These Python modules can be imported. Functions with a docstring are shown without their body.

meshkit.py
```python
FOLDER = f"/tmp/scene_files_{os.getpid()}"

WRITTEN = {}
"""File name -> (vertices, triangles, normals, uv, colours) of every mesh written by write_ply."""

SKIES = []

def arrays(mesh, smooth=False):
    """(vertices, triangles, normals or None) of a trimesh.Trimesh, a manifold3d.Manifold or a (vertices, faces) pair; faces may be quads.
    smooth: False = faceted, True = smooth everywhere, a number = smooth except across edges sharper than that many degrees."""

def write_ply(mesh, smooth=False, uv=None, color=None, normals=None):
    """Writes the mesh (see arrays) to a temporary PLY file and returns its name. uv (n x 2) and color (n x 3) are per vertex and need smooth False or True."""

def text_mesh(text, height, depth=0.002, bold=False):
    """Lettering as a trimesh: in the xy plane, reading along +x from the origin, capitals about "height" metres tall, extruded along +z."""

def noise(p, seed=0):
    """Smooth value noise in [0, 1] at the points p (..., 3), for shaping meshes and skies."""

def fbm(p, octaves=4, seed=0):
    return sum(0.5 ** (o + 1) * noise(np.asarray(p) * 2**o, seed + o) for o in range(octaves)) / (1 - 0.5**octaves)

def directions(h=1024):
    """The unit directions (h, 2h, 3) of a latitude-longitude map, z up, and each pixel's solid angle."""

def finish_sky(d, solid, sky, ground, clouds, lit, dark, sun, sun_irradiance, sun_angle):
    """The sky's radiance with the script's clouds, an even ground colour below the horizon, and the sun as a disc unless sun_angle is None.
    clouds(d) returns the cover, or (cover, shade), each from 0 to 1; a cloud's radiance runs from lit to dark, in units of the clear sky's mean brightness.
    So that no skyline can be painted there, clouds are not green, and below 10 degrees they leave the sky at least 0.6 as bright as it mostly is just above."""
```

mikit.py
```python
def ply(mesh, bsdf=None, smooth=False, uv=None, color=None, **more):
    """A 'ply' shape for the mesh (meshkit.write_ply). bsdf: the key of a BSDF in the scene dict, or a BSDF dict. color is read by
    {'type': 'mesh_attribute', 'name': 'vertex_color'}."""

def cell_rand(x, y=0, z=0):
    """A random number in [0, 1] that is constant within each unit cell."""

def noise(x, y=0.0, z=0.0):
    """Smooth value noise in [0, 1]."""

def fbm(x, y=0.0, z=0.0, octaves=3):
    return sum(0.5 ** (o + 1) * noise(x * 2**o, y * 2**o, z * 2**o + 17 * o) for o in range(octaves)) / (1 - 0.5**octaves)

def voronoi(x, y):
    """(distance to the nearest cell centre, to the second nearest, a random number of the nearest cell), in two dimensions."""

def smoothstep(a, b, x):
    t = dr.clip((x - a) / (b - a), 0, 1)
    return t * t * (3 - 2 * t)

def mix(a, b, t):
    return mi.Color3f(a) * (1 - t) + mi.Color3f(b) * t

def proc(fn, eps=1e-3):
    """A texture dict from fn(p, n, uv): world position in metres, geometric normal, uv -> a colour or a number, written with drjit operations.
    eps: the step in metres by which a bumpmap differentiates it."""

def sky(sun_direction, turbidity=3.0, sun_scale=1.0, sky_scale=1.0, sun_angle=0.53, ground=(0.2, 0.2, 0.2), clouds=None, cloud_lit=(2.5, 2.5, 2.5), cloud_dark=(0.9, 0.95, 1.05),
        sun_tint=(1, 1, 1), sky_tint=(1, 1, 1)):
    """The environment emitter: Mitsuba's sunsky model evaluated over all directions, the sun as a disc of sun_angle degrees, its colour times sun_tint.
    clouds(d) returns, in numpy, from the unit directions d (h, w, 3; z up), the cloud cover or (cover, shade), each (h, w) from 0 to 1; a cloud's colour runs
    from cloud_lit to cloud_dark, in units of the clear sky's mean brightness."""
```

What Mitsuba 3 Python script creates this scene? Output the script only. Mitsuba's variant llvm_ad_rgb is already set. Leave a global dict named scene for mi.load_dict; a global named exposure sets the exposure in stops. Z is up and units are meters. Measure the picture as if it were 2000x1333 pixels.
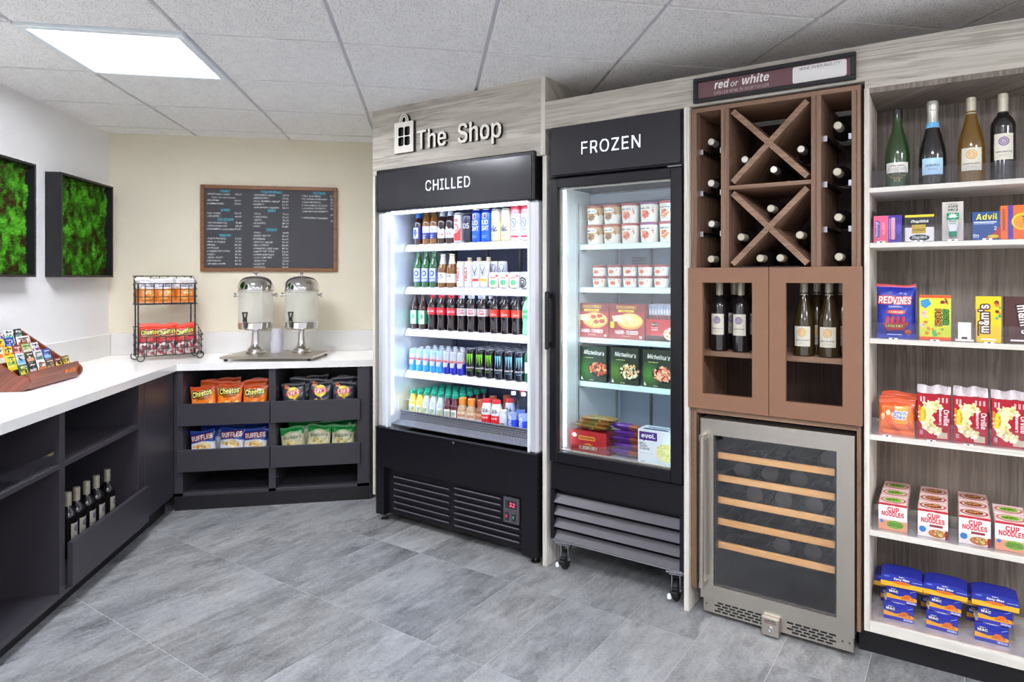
import math, random, glob, functools
import numpy as np, trimesh, drjit as dr, mitsuba as mi, mikit
from PIL import Image, ImageDraw, ImageFont
from shapely import affinity, union_all, box as sbox
from shapely.geometry import Polygon, Point, MultiPolygon

PI = math.pi
rng = np.random.default_rng(7)
random.seed(7)
T = mi.ScalarTransform4f
exposure = 1.5
scene, labels = {}, {}

# ------------------------------------------------------------------ camera and light
scene['camera'] = {'type': 'perspective', 'fov': 2 * math.degrees(math.atan(1000 / 1260)), 'fov_axis': 'x',
                   'principal_point_offset_x': -0.04, 'principal_point_offset_y': 0.0911, 'near_clip': 0.05, 'far_clip': 60.0,
                   'to_world': T().look_at(origin=[0, 0, 1.42], target=[0, 1, 1.42], up=[0, 0, 1])}
scene['added_fill_light'] = {'type': 'constant', 'radiance': {'type': 'rgb', 'value': [0.35, 0.35, 0.36]}}   # fill light added for even brightness, standing in for unseen space behind the camera
PANEL = [14.5, 14.9, 16.0]       # ceiling panels
LED_CHILL = [5.0, 6.0, 8.2]
LED_FREEZE = [3.6, 5.4, 5.7]
SIGN = [1.5, 1.9, 3.0]

# ------------------------------------------------------------------ frames (metres): x to the right along a front, y into it, z up
def frame(ox, oy, deg):
    a = math.radians(deg); m = np.eye(4)
    m[:3, 0] = [math.cos(a), math.sin(a), 0]; m[:3, 1] = [-math.sin(a), math.cos(a), 0]; m[:3, 3] = [ox, oy, 0]
    return m
a0 = math.radians(10.78)
E1, E2 = np.array([math.cos(a0), math.sin(a0)]), np.array([-math.sin(a0), math.cos(a0)])
R = frame(-1.0526, 3.822, -32.78)            # run of coolers
S = frame(1.162, 2.396, -31.0)               # grocery shelves
A = frame(0, 0, 10.78)                       # room axes
B = frame(*(E2 * 4.876), 10.78)              # back wall
L = frame(*(E1 * -2.148), 100.78)            # left wall
F = frame(0, 0, -32.78)                      # floor tiling
def at(x=0, y=0, z=0, rz=0, rx=0, ry=0, s=(1, 1, 1)):
    m = np.eye(4); m[:3, 3] = [x, y, z]
    for ax, d in ((2, rz), (0, rx), (1, ry)):
        if d:
            c, q = math.cos(math.radians(d)), math.sin(math.radians(d)); r = np.eye(4); i, j = [(1, 2), (2, 0), (0, 1)][ax]
            r[i, i] = c; r[i, j] = -q; r[j, i] = q; r[j, j] = c; m = m @ r
    return m @ np.diag([*s, 1.0])

# ------------------------------------------------------------------ colour and materials
def rgb(h):
    if not isinstance(h, str): return list(h)
    v = [int(h[i:i + 2], 16) / 255 for i in (0, 2, 4)]
    return [c / 12.92 if c <= .04045 else ((c + .055) / 1.055) ** 2.4 for c in v]
def col(h): return {'type': 'rgb', 'value': rgb(h)}
def mat(name, base, rough=.5, metal=0., spec=.5, coat=0., sheen=0.):
    d = {'type': 'principled', 'base_color': base if isinstance(base, dict) else col(base), 'roughness': rough, 'metallic': metal, 'specular': spec}
    if coat: d |= {'clearcoat': coat, 'clearcoat_gloss': .95}
    scene[name] = {'type': 'twosided', 'bsdf': d}
def local(fr):
    i = np.linalg.inv(fr)
    return lambda p: (float(i[0, 0]) * p.x + float(i[0, 1]) * p.y + float(i[0, 3]), float(i[1, 0]) * p.x + float(i[1, 1]) * p.y + float(i[1, 3]), p.z)
n3, fbm, mix, sst, crand = mikit.noise, mikit.fbm, mikit.mix, mikit.smoothstep, mikit.cell_rand
lR, lF, lA = local(R), local(F), local(A)

def tex_floor(p, n, uv):
    x, y, z = lF(p)
    i, j = dr.floor((x + .605) / .297), dr.floor((y - 1.265) / .585)
    r1, r2 = crand(i, j, 3), crand(i, j, 9)
    a = fbm(x * 7 + r1 * 40, y * 4.2 + r2 * 30, 0, 5)
    b = fbm(x * 55 + r2 * 20, y * 17, 0, 4)
    c = fbm(x * 2.3 + r1 * 9, y * 2.0 + 4, 0, 3)
    g = fbm(x * 150, y * 150, 0, 2)
    v = .238 + .085 * (r1 - .5) + .17 * (a - .5) + .10 * (b - .5) + .07 * (c - .5) + .09 * (g - .5)
    dark = sst(.55, .75, fbm(x * 16 + 7 * r2, y * 7 + 11 * r1, 2, 4)) * .045
    light = sst(.58, .74, fbm(x * 24 + 3 * r1, y * 9 + 5 * r2, 8, 4)) * .035
    v = dr.clip(v - dark + light, .05, .5)
    return mix([.93, .96, 1.02], [1.0, .99, .97], fbm(x * 3, y * 3, 5, 2)) * v
def tex_ceiling(p, n, uv):
    x, y, z = lA(p)
    d, _, r = mikit.voronoi(x * 95, y * 95)
    d2, _, r2 = mikit.voronoi(x * 210, y * 210)
    hole = (1 - sst(.12, .34, d)) * sst(.45, .65, r) * .36 + (1 - sst(.1, .4, d2)) * sst(.4, .6, r2) * .22
    hole = hole * sst(.5, .9, dr.abs(n.z))
    v = .78 + .08 * (fbm(x * 30, y * 30, 0, 3) - .5) - hole
    return mi.Color3f(v, v * .985, v * .965)
def wood(lc, axis, c0, c1, c2, f=1.0, k=(90, 3.2), streak=.6, force=.5):
    c0, c1, c2 = rgb(c0), rgb(c1), rgb(c2)
    def fn(p, n, uv):
        x, y, z = lc(p)
        u, w = (x, z) if axis == 'x' else (z, x)      # u runs along the grain
        w = w + y * .83
        warp = fbm(u * 1.1 * f, w * 3 * f, 1, 2) * .022
        v = w + warp
        a = fbm(u * k[1] * f, v * k[0] * 1.5 * f, 0, 4)
        b = fbm(u * .9 * f, v * 26 * f, 7, 3)
        t = mix(c0, c1, sst(.22, .78, .6 * a + .4 * b))
        s = sst(streak, streak + .10, fbm(u * 6 * f, v * 190 * f, 3, 3)) * sst(.40, .62, fbm(u * 2.6, w * 16, 9, 3))
        s2 = sst(.62, .72, fbm(u * 11 * f, v * 130 * f, 5, 3)) * .35
        s = dr.clip(s * .85 + s2, 0, 1) * force
        return t * (1 - s) + mi.Color3f(c2) * s
    return mikit.proc(fn)
def tex_perf(p, n, uv):
    x, y, z = lR(p)
    u, v = x / .009, (y + z) / .009
    u = u + .5 * (dr.floor(v) - 2 * dr.floor(dr.floor(v) * .5))
    du, dv = u - dr.floor(u) - .5, v - dr.floor(v) - .5
    h = 1 - sst(.26, .34, dr.sqrt(du * du + dv * dv))
    return mix([.05, .05, .06], [.55, .57, .62], h * .75)

mat('wall_paint', 'e2e1e1', .85, spec=.25)
mat('warm_lit_paint', 'e7e0cb', .85, spec=.25)  # wall paint tinted cream: the warm light there is put into the colour
mat('ceiling_board', mikit.proc(tex_ceiling), .95, spec=.1)
mat('sign_cream', 'f4eee2', .5)
mat('rail_aqua', 'cfe9e8', .4)
mat('tee_metal', 'c3c1c6', .5)
mat('floor_stone', mikit.proc(tex_floor), .42, spec=.45)
mat('grout', 'a9a9ac', .8)
mat('whitewash_h', wood(lR, 'x', 'cac4b9', 'aca599', '746d62', 1, (60, 4.0), .50), .55, spec=.3)
mat('whitewash_v', wood(lR, 'z', 'dfdad1', 'c9c3b8', '9b9488', 1, (70, 3.0), .54), .55, spec=.3)
mat('whitewash_lit', wood(lR, 'x', 'dfdad1', 'd0cabf', 'a9a296', 1, (60, 2.0), .6, .3), .55, spec=.3)  # lighter whitewash copy: light falling on the shelf fronts is in the colour
mat('driftwood_v', wood(lR, 'z', '93887f', '766c64', '4c453f', 1, (70, 2.0), .50), .6, spec=.25)
mat('walnut_v', wood(lR, 'z', '8c6f5b', '6e5545', '503d31', 1, (120, 3), .6), .5, spec=.3)
mat('walnut_h', wood(lR, 'x', '967761', '7a5f4d', '5c4638', 1, (120, 3), .6), .5, spec=.3)
mat('walnut_shaded', wood(lR, 'z', '54423a', '42332b', '30251f', 1, (120, 3), .6), .5, spec=.3)  # walnut darkened: shade inside the wine cabinet is painted into the colour
mat('pale_wood', wood(lR, 'x', 'f4bf7e', 'e6ab68', 'cc9152', 1, (150, 3), .7), .5)
mat('mahogany', wood(local(L), 'x', '7e3a20', '5a2716', '3c1a10', 1, (85, 5), .58), .3, coat=.5)
mat('board_frame', wood(local(B), 'x', '83532f', '6a4226', '4d2e1b', 1, (90, 5), .6), .45)
mat('brown_matte', '84604a', .5, spec=.35)
mat('charcoal', '37343a', .38, spec=.45)
mat('plinth_black', '111015', .5)
mat('black_metal', '111016', .36, spec=.35)
mat('black_gloss', '29282e', .16, spec=.5)
mat('louver', '4c4950', .42)
mat('black_plastic', '111114', .45)
mat('wire_black', '121215', .4)
mat('slate', '35353b', .6)
mat('silver', 'd3d5db', .32, .35)
mat('steel_brushed', 'c8c1b6', .34, 1.)
mat('steel_dark', '6d6a66', .4, 1.)
mat('chrome', 'd6d4d2', .07, 1.)
mat('zinc', 'a8aab0', .35, .8)
mat('white_plastic', 'eceef0', .35)
mat('enamel_white', 'dfe6ea', .4)
mat('liner_grey', '9fa6b6', .5)
mat('liner_dark', '4d5266', .5)
mat('quartz', 'e9e8e4', .12, spec=.5)
mat('perforated', mikit.proc(tex_perf), .4)
mat('rubber', '151516', .6)
mat('foil_silver', 'c9c6bd', .3, .55)
mat('can_lid', 'c4c5c8', .25, .9)
mat('wine_dark', '120d10', .06, spec=.6, coat=1.)
mat('wine_green', '1d3a14', .06, spec=.6, coat=1.)
mat('wine_gold_shaded', '33260e', .06, spec=.6, coat=1.)  # darker copy of the gold glass, cabinet shade put into its colour
mat('wine_gold', '664809', .06, spec=.6, coat=1.)
mat('beer_green', '1d5228', .08, spec=.6, coat=1.)
mat('beer_amber', '744813', .08, spec=.6, coat=1.)
mat('beer_brown', '2b120c', .08, spec=.6, coat=1.)
mat('cola', '1c0f10', .08, spec=.6, coat=1.)
V = {'type': 'mesh_attribute', 'name': 'vertex_color'}
mat('print', V, .45, spec=.4)
mat('print_gloss', V, .2, spec=.5, coat=.4)
mat('foil_print', V, .27, spec=.6, coat=.5)
mat('fibre', V, .95, spec=.1)
scene['glass_pane'] = {'type': 'thindielectric', 'int_ior': 1.5}
scene['acrylic'] = {'type': 'thindielectric', 'int_ior': 1.3, 'specular_transmittance': {'type': 'rgb', 'value': [.95, .95, .97]}}
scene['smoked_pane'] = {'type': 'thindielectric', 'int_ior': 1.4, 'specular_transmittance': {'type': 'rgb', 'value': [.96, .96, .97]}}
scene['clear_plastic'] = {'type': 'thindielectric', 'int_ior': 1.3, 'specular_transmittance': {'type': 'rgb', 'value': [.86, .9, .97]}}

# ------------------------------------------------------------------ shapes
def pack(ms):
    v, f, k = [], [], 0
    for m in ms:
        a, b = (m.vertices, m.faces) if hasattr(m, 'vertices') else m
        v.append(np.asarray(a, float)); f.append(np.asarray(b, int) + k); k += len(a)
    return np.vstack(v), np.vstack(f)
def bx(x0, x1, y0, y1, z0, z1, b=0.0):
    """A box; b chamfers its edges."""
    x0, x1, y0, y1, z0, z1 = min(x0, x1), max(x0, x1), min(y0, y1), max(y0, y1), min(z0, z1), max(z0, z1)
    b = min(b, .45 * min(x1 - x0, y1 - y0, z1 - z0))
    if b <= 0:
        v = np.array([[x, y, z] for x in (x0, x1) for y in (y0, y1) for z in (z0, z1)])
        return v, np.array([[0, 1, 3], [0, 3, 2], [4, 6, 7], [4, 7, 5], [0, 4, 5], [0, 5, 1], [2, 3, 7], [2, 7, 6], [0, 2, 6], [0, 6, 4], [1, 5, 7], [1, 7, 3]])
    P = []
    for x, sx in ((x0, 1), (x1, -1)):
        for y, sy in ((y0, 1), (y1, -1)):
            for z, sz in ((z0, 1), (z1, -1)):
                P += [[x, y + sy * b, z + sz * b], [x + sx * b, y, z + sz * b], [x + sx * b, y + sy * b, z]]
    h = trimesh.convex.convex_hull(np.array(P))
    return h.vertices, h.faces
def lathe(prof, n=24, cap=True):
    prof = [(max(r, 1e-5), z) for r, z in prof]
    t = np.arange(n) * 2 * PI / n
    v = np.array([[r * math.sin(a), -r * math.cos(a), z] for r, z in prof for a in t]); f = []
    for i in range(len(prof) - 1):
        for j in range(n):
            a, b, c, d = i * n + j, i * n + (j + 1) % n, (i + 1) * n + (j + 1) % n, (i + 1) * n + j
            f += [[a, b, c], [a, c, d]]
    return v, np.array(f)
def tube(pts, r, n=8, closed=False):
    p = np.asarray(pts, float)
    if closed: p = np.vstack([p, p[:1]])
    t = np.gradient(p, axis=0)
    if closed: t[0] = t[-1] = p[1] - p[-2]
    t /= np.linalg.norm(t, axis=1, keepdims=True) + 1e-12
    ref = np.where(np.abs(t[:, 2:]) < .9, [[0, 0, 1.]], [[1., 0, 0]])
    a = np.cross(t, ref); a /= np.linalg.norm(a, axis=1, keepdims=True) + 1e-12
    b, g = np.cross(t, a), np.arange(n) * 2 * PI / n
    v = (p[:, None] + r * (np.cos(g)[None, :, None] * a[:, None] + np.sin(g)[None, :, None] * b[:, None])).reshape(-1, 3); f = []
    for i in range(len(p) - 1):
        for j in range(n):
            q = [i * n + j, i * n + (j + 1) % n, (i + 1) * n + (j + 1) % n, (i + 1) * n + j]
            f += [[q[0], q[1], q[2]], [q[0], q[2], q[3]]]
    if not closed:
        for base, s in ((0, 1), ((len(p) - 1) * n, -1)):
            f += [[base, base + j, base + j + 1][::s] for j in range(1, n - 1)]
    return v, np.array(f)
def rod(a, b, r, n=6): return tube([a, b], r, n)
def prism(poly, d0, d1, plane='xz'):
    """A polygon drawn in a plane, given thickness between d0 and d1 along the third axis."""
    out = []
    for g in getattr(poly, 'geoms', [poly]):
        m = trimesh.creation.extrude_polygon(g, abs(d1 - d0), engine='earcut')
        v = np.array(m.vertices); v[:, 2] += min(d0, d1)
        v = v[:, [0, 2, 1]] if plane == 'xz' else v[:, [2, 0, 1]] if plane == 'yz' else v
        out.append((v, m.faces[:, ::-1] if plane == 'xz' else m.faces))
    return pack(out)
def obs(key, ms, *a):
    for m in ms: k = ob(key, m, *a)
    return k
def mv(m, M):
    v = np.asarray(m[0], float)
    return v @ M[:3, :3].T + M[:3, 3], m[1]
def rrect(x0, y0, x1, y1, r): return sbox(x0 + r, y0 + r, x1 - r, y1 - r).buffer(r, quad_segs=4)
def ell(cx, cy, rx, ry, n=20, rot=0):
    return affinity.rotate(Polygon([(cx + rx * math.cos(t), cy + ry * math.sin(t)) for t in np.arange(n) * 2 * PI / n]), rot, origin=(cx, cy))

# ------------------------------------------------------------------ lettering
FONT = ImageFont.truetype(glob.glob('/opt/blender-*/*/datafiles/fonts/Inter.woff2')[0], 72)
@functools.lru_cache(None)
def glyph(c, style):
    FONT.set_variation_by_name(style)
    adv = FONT.getlength(c)
    x0, y0, x1, y1 = FONT.getbbox(c, anchor='ls')
    if x1 <= x0 or not c.strip(): return None, adv
    im = Image.new('L', (x1 - x0 + 8, y1 - y0 + 8))
    ImageDraw.Draw(im).text((4 - x0, 4 - y0), c, 255, FONT, anchor='ls')
    on = np.pad(np.asarray(im) > 127, ((0, 0), (1, 1))).astype(np.int8)
    rows, st = np.nonzero(np.diff(on, axis=1) == 1)
    en = np.nonzero(np.diff(on, axis=1) == -1)[1]
    g = union_all(sbox(st, -rows - 1, en, -rows)).buffer(.7).buffer(-.7).simplify(.9)
    return affinity.translate(g, -(4 - x0), 4 - y0), adv
def text(s, h, style='Bold', slant=0, w=None, track=0.):
    """Polygons of a line of lettering: capitals h tall, baseline on y = 0, from x = 0; w squeezes or stretches it to that width. Returns them and the width."""
    x, out, k = 0., [], h / 52.4
    for c in s:
        g, adv = glyph(c, style)
        if g is not None: out.append(affinity.affine_transform(g, [k, k * slant, 0, k, x * k, 0]))
        x += adv + track * 72
    wid = x * k
    if w:
        out = [affinity.scale(g, w / wid, 1, origin=(0, 0)) for g in out]; wid = w
    return out, wid

class Pr:
    """Coloured pieces of one surface: bodies with their colours, and flat print laid on surf(points, height above the surface)."""
    def __init__(s, surf=None, edge=None): s.v, s.f, s.c, s.k, s.surf, s.edge = [], [], [], 0, surf, edge
    def add(s, m, c):
        v, f = (m.vertices, m.faces) if hasattr(m, 'vertices') else m
        v = np.asarray(v, float); s.v.append(v); s.f.append(np.asarray(f, int) + s.k); s.k += len(v)
        c = np.asarray(rgb(c) if isinstance(c, (str, list, tuple)) else c, float)
        s.c.append(np.tile(c, (len(v), 1)) if c.ndim == 1 else c); return s
    def poly(s, g, c, lay=1):
        for q in getattr(g, 'geoms', [g]):
            if q.geom_type != 'Polygon' or q.is_empty or q.area < 1e-9: continue
            v, f = trimesh.creation.triangulate_polygon(q, engine='earcut')
            if s.edge: v, f = trimesh.remesh.subdivide_to_size(np.c_[v, np.zeros(len(v))], f, s.edge, max_iter=12)
            s.add((s.surf(np.asarray(v)[:, :2], (lay + .7) * .00035), f), c)
        return s
    def rect(s, x0, y0, x1, y1, c, lay=1, r=0): return s.poly(rrect(x0, y0, x1, y1, r) if r else sbox(x0, y0, x1, y1), c, lay)
    def ell(s, cx, cy, rx, ry, c, lay=1, rot=0): return s.poly(ell(cx, cy, rx, ry, 20, rot), c, lay)
    def text(s, t, x, y, h, c, style='Bold', slant=0, rot=0, w=None, lay=2, anchor='c', outline=None, ow=.15):
        gs, wid = text(t, h, style, slant, w)
        dx = {'c': wid / 2, 'l': 0, 'r': wid}[anchor]
        gs = [affinity.translate(affinity.rotate(affinity.translate(g, -dx, 0), rot, origin=(0, 0)), x, y) for g in gs]
        if outline: s.poly(union_all([g.buffer(h * ow, quad_segs=2) for g in gs]).simplify(h * .03), outline, lay)
        for g in gs: s.poly(g, c, lay + 1)
        return s
    def bits(s, cx, cy, rx, ry, cols, n, size, lay=2, seed=1, rot=0):
        """Scattered irregular crumbs inside an ellipse: pictures of food."""
        q = random.Random(seed)
        for i in range(n):
            a, d = q.random() * 2 * PI, math.sqrt(q.random())
            x, y = cx + rx * d * math.cos(a), cy + ry * d * math.sin(a); z = size * (.6 + .8 * q.random())
            m = q.choice((5, 6, 7)); o = q.random() * 6
            s.poly(Polygon([(x + z * (.6 + .5 * q.random()) * math.cos(o + 2 * PI * t / m), y + z * (.6 + .5 * q.random()) * math.sin(o + 2 * PI * t / m)) for t in range(m)]).buffer(0), q.choice(cols), lay + i % 3)
        return s
    def bars(s, x, y, w, h, n, c, lay=2, seed=1):
        """Lines of print too small to read."""
        q = random.Random(seed)
        for i in range(n):
            a = x - w / 2
            while a < x + w / 2 - .001:
                b = min(a + w * q.uniform(.10, .34), x + w / 2); s.rect(a, y - i * h * 1.8, b, y - i * h * 1.8 + h, c, lay); a = b + w * .05
        return s
    def ply(s, bsdf, smooth=False, **kw): return mikit.ply((np.vstack(s.v), np.vstack(s.f)), bsdf, smooth, color=np.vstack(s.c), **kw)
def flat(y0): return lambda q, o: np.c_[q[:, 0], np.full(len(q), y0 - o), q[:, 1]]
front = flat(0)
def round_surf(rad):
    """The front of an upright solid of revolution; rad: a radius or a function of height."""
    def fn(q, o):
        r = rad(q[:, 1]) if callable(rad) else np.full(len(q), rad)
        a = q[:, 0] / r
        return np.c_[(r + o) * np.sin(a), -(r + o) * np.cos(a), q[:, 1]]
    return fn

# ------------------------------------------------------------------ entries of the scene
taken = {}
def numbered(name):
    n = taken.get(name, 0); taken[name] = n + 1
    return name if n == 0 else f'{name}_{n:03d}'
def raw(key, shape, M=None, **kw):
    key = numbered(key)
    d = {**shape, **kw}
    if M is not None: d['to_world'] = T(np.asarray(M)) @ shape['to_world'] if 'to_world' in shape else T(np.asarray(M))
    scene[key] = d
    return key
def ob(key, m, bsdf, M=None, smooth=False, **kw):
    """One mesh as one entry. m: a mesh or a list of meshes."""
    if isinstance(m, list): m = pack(m)
    return raw(key, mikit.ply(m, bsdf, smooth, **kw), M)
def tag(key, label, cat=None, group=None, kind=None):
    d = labels.setdefault(key, {})
    for k, v in (('label', label), ('category', cat), ('group', group), ('kind', kind)):
        if v: d[k] = v
    return key
def thing(name, label, cat, group=None): return tag(numbered(name), label, cat, group)
def struct(name, m, bsdf, M=None, smooth=False, label=None): k = ob(name, m, bsdf, M, smooth); return tag(k, label, None, None, 'structure')
def place(proto, name, M, label, cat, group=None, partlabels=None):
    """A copy of a prototype: {part path: shape dict} under a key of its own."""
    k = thing(name, label, cat, group)
    for part, shape in proto.items():
        if part: q = raw(f'{k}__{part}', shape, M)
        else: q = k; scene[k] = {**shape, 'to_world': T(np.asarray(M))}
        if partlabels and part in partlabels: tag(q, partlabels[part])
    return k
ORD = ['first', 'second', 'third', 'fourth', 'fifth', 'sixth', 'seventh', 'eighth', 'ninth', 'tenth']
def which(i, n):
    return '' if n == 1 else ('left', 'right')[i] if n == 2 else ('leftmost', 'middle', 'rightmost')[i] if n == 3 else 'leftmost' if i == 0 else 'rightmost' if i == n - 1 else ORD[i] + ' from left'
# ------------------------------------------------------------------ the room
def W(fr, x, y): return (fr @ np.array([x, y, 0, 1]))[:2]
def meet(p, d, q, e): t = np.linalg.solve(np.c_[d, -e], q - p); return p + t[0] * d
YB = .80                                                       # the wall behind the coolers
cr = meet(W(B, 0, 0), E1, W(R, 0, YB), R[:2, 0])
ROOM = Polygon([W(A, -2.148, -2.2), W(A, -2.148, 4.876), cr, W(R, 4.2, YB), W(R, 4.2, -3.2)])
ROOM_A, ROOM_F = [affinity.affine_transform(ROOM, [m[0, 0], m[0, 1], m[1, 0], m[1, 1], m[0, 3], m[1, 3]]) for m in (np.linalg.inv(A), np.linalg.inv(F))]
cx_back = float((np.linalg.inv(B) @ np.array([*cr, 0, 1]))[0])

struct('floor', prism(ROOM, -.06, -.0012, 'xy'), 'grout', label='grey stone-look tiled floor')
tiles = {}
for i in range(-16, 16):
    for j in range(-9, 9):
        x, y = -.605 + .297 * i, 1.265 + .585 * j
        q = sbox(x + .0014, y + .0014, x + .2956, y + .5836).intersection(ROOM_F)
        c = W(F, x + .15, y + .29)
        if q.is_empty or q.geom_type != 'Polygon' or c[1] < -.35 or q.area < .01: continue
        if q.area > .169:
            tiles['t'] = tiles.get('t') or mikit.ply(bx(-.1471, .1471, -.2911, .2911, -.012, 0, .0006), 'floor_stone')
            raw('floor__tile', tiles['t'], F @ at(x + .1485, y + .2925))
        else: ob('floor__tile', prism(q, -.012, 0, 'xy'), 'floor_stone', F)

ZC = 2.415
struct('ceiling', prism(ROOM, ZC + .03, ZC + .06, 'xy'), 'plinth_black', label='suspended ceiling of white mineral boards in a grid')
LIGHTS = [(-3, 0), (-3, -4), (0, -4), (2, -6), (-1, -7)]
for i in range(-4, 8):
    for j in range(-9, 4):
        x, y = .239 + .6105 * i, 2.845 + .6105 * j
        q = sbox(x + .009, y + .009, x + .6015, y + .6015).intersection(ROOM_A)
        if q.is_empty or q.geom_type != 'Polygon' or q.area < .004 or (i, j) in LIGHTS: continue
        if q.area > .3505:
            tiles['c'] = tiles.get('c') or mikit.ply(bx(-.29625, .29625, -.29625, .29625, 0, .016, .003), 'ceiling_board')
            raw('ceiling__board', tiles['c'], A @ at(x + .30525, y + .30525, ZC))
        else: ob('ceiling__board', prism(q, ZC, ZC + .016, 'xy'), 'ceiling_board', A)
for i in range(-4, 9):
    q = sbox(.239 + .6105 * i - .012, -9, .239 + .6105 * i + .012, 9).intersection(ROOM_A)
    if q.area > .002: ob('ceiling__tee_bar', prism(q, ZC + .012, ZC + .03, 'xy'), 'tee_metal', A)
for j in range(-9, 5):
    q = sbox(-9, 2.845 + .6105 * j - .012, 9, 2.845 + .6105 * j + .012).intersection(ROOM_A)
    if q.area > .002: ob('ceiling__tee_bar', prism(q, ZC + .0125, ZC + .0295, 'xy'), 'tee_metal', A)

struct('wall_left', bx(-2.3, 4.98, .0, .1, 0, ZC + .03), 'wall_paint', L, label='pale painted wall on the left')
struct('wall_back', bx(-2.148, cx_back + .1, 0, .1, 0, ZC + .03), 'warm_lit_paint', B, label='painted back wall, warm light put into its colour')
rx0 = float((np.linalg.inv(R) @ np.array([*cr, 0, 1]))[0])
struct('wall_right', bx(rx0, 4.2, YB, YB + .1, 0, ZC + .03), 'wall_paint', R, label='wall behind the coolers')

lamp = {'frame': mikit.ply(pack([bx(-.303, .303, -.303, -.272, ZC - .012, ZC + .02, .003), bx(-.303, .303, .272, .303, ZC - .012, ZC + .02, .003),
                                 bx(-.303, -.272, -.272, .272, ZC - .012, ZC + .02, .003), bx(.272, .303, -.272, .272, ZC - .012, ZC + .02, .003)]), 'enamel_white'),
        'diffuser': mikit.ply((np.array([[-.272, -.272, ZC - .004], [-.272, .272, ZC - .004], [.272, .272, ZC - .004], [.272, -.272, ZC - .004]]), np.array([[0, 1, 2], [0, 2, 3]])), 'enamel_white', emitter={'type': 'area', 'radiance': {'type': 'rgb', 'value': PANEL}})}
for k, (i, j) in enumerate(LIGHTS):
    place(lamp, 'ceiling_light', A @ at(.239 + .6105 * (i + .5), 2.845 + .6105 * (j + .5)), 'square white ceiling light panel above the snack counter' if k == 0 else 'square ceiling light panel behind the viewer, ' + ('', 'nearest left', 'nearest middle', 'nearest right', 'farthest one')[k], 'ceiling light', None if k == 0 else 'ceiling lights behind the viewer')

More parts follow.
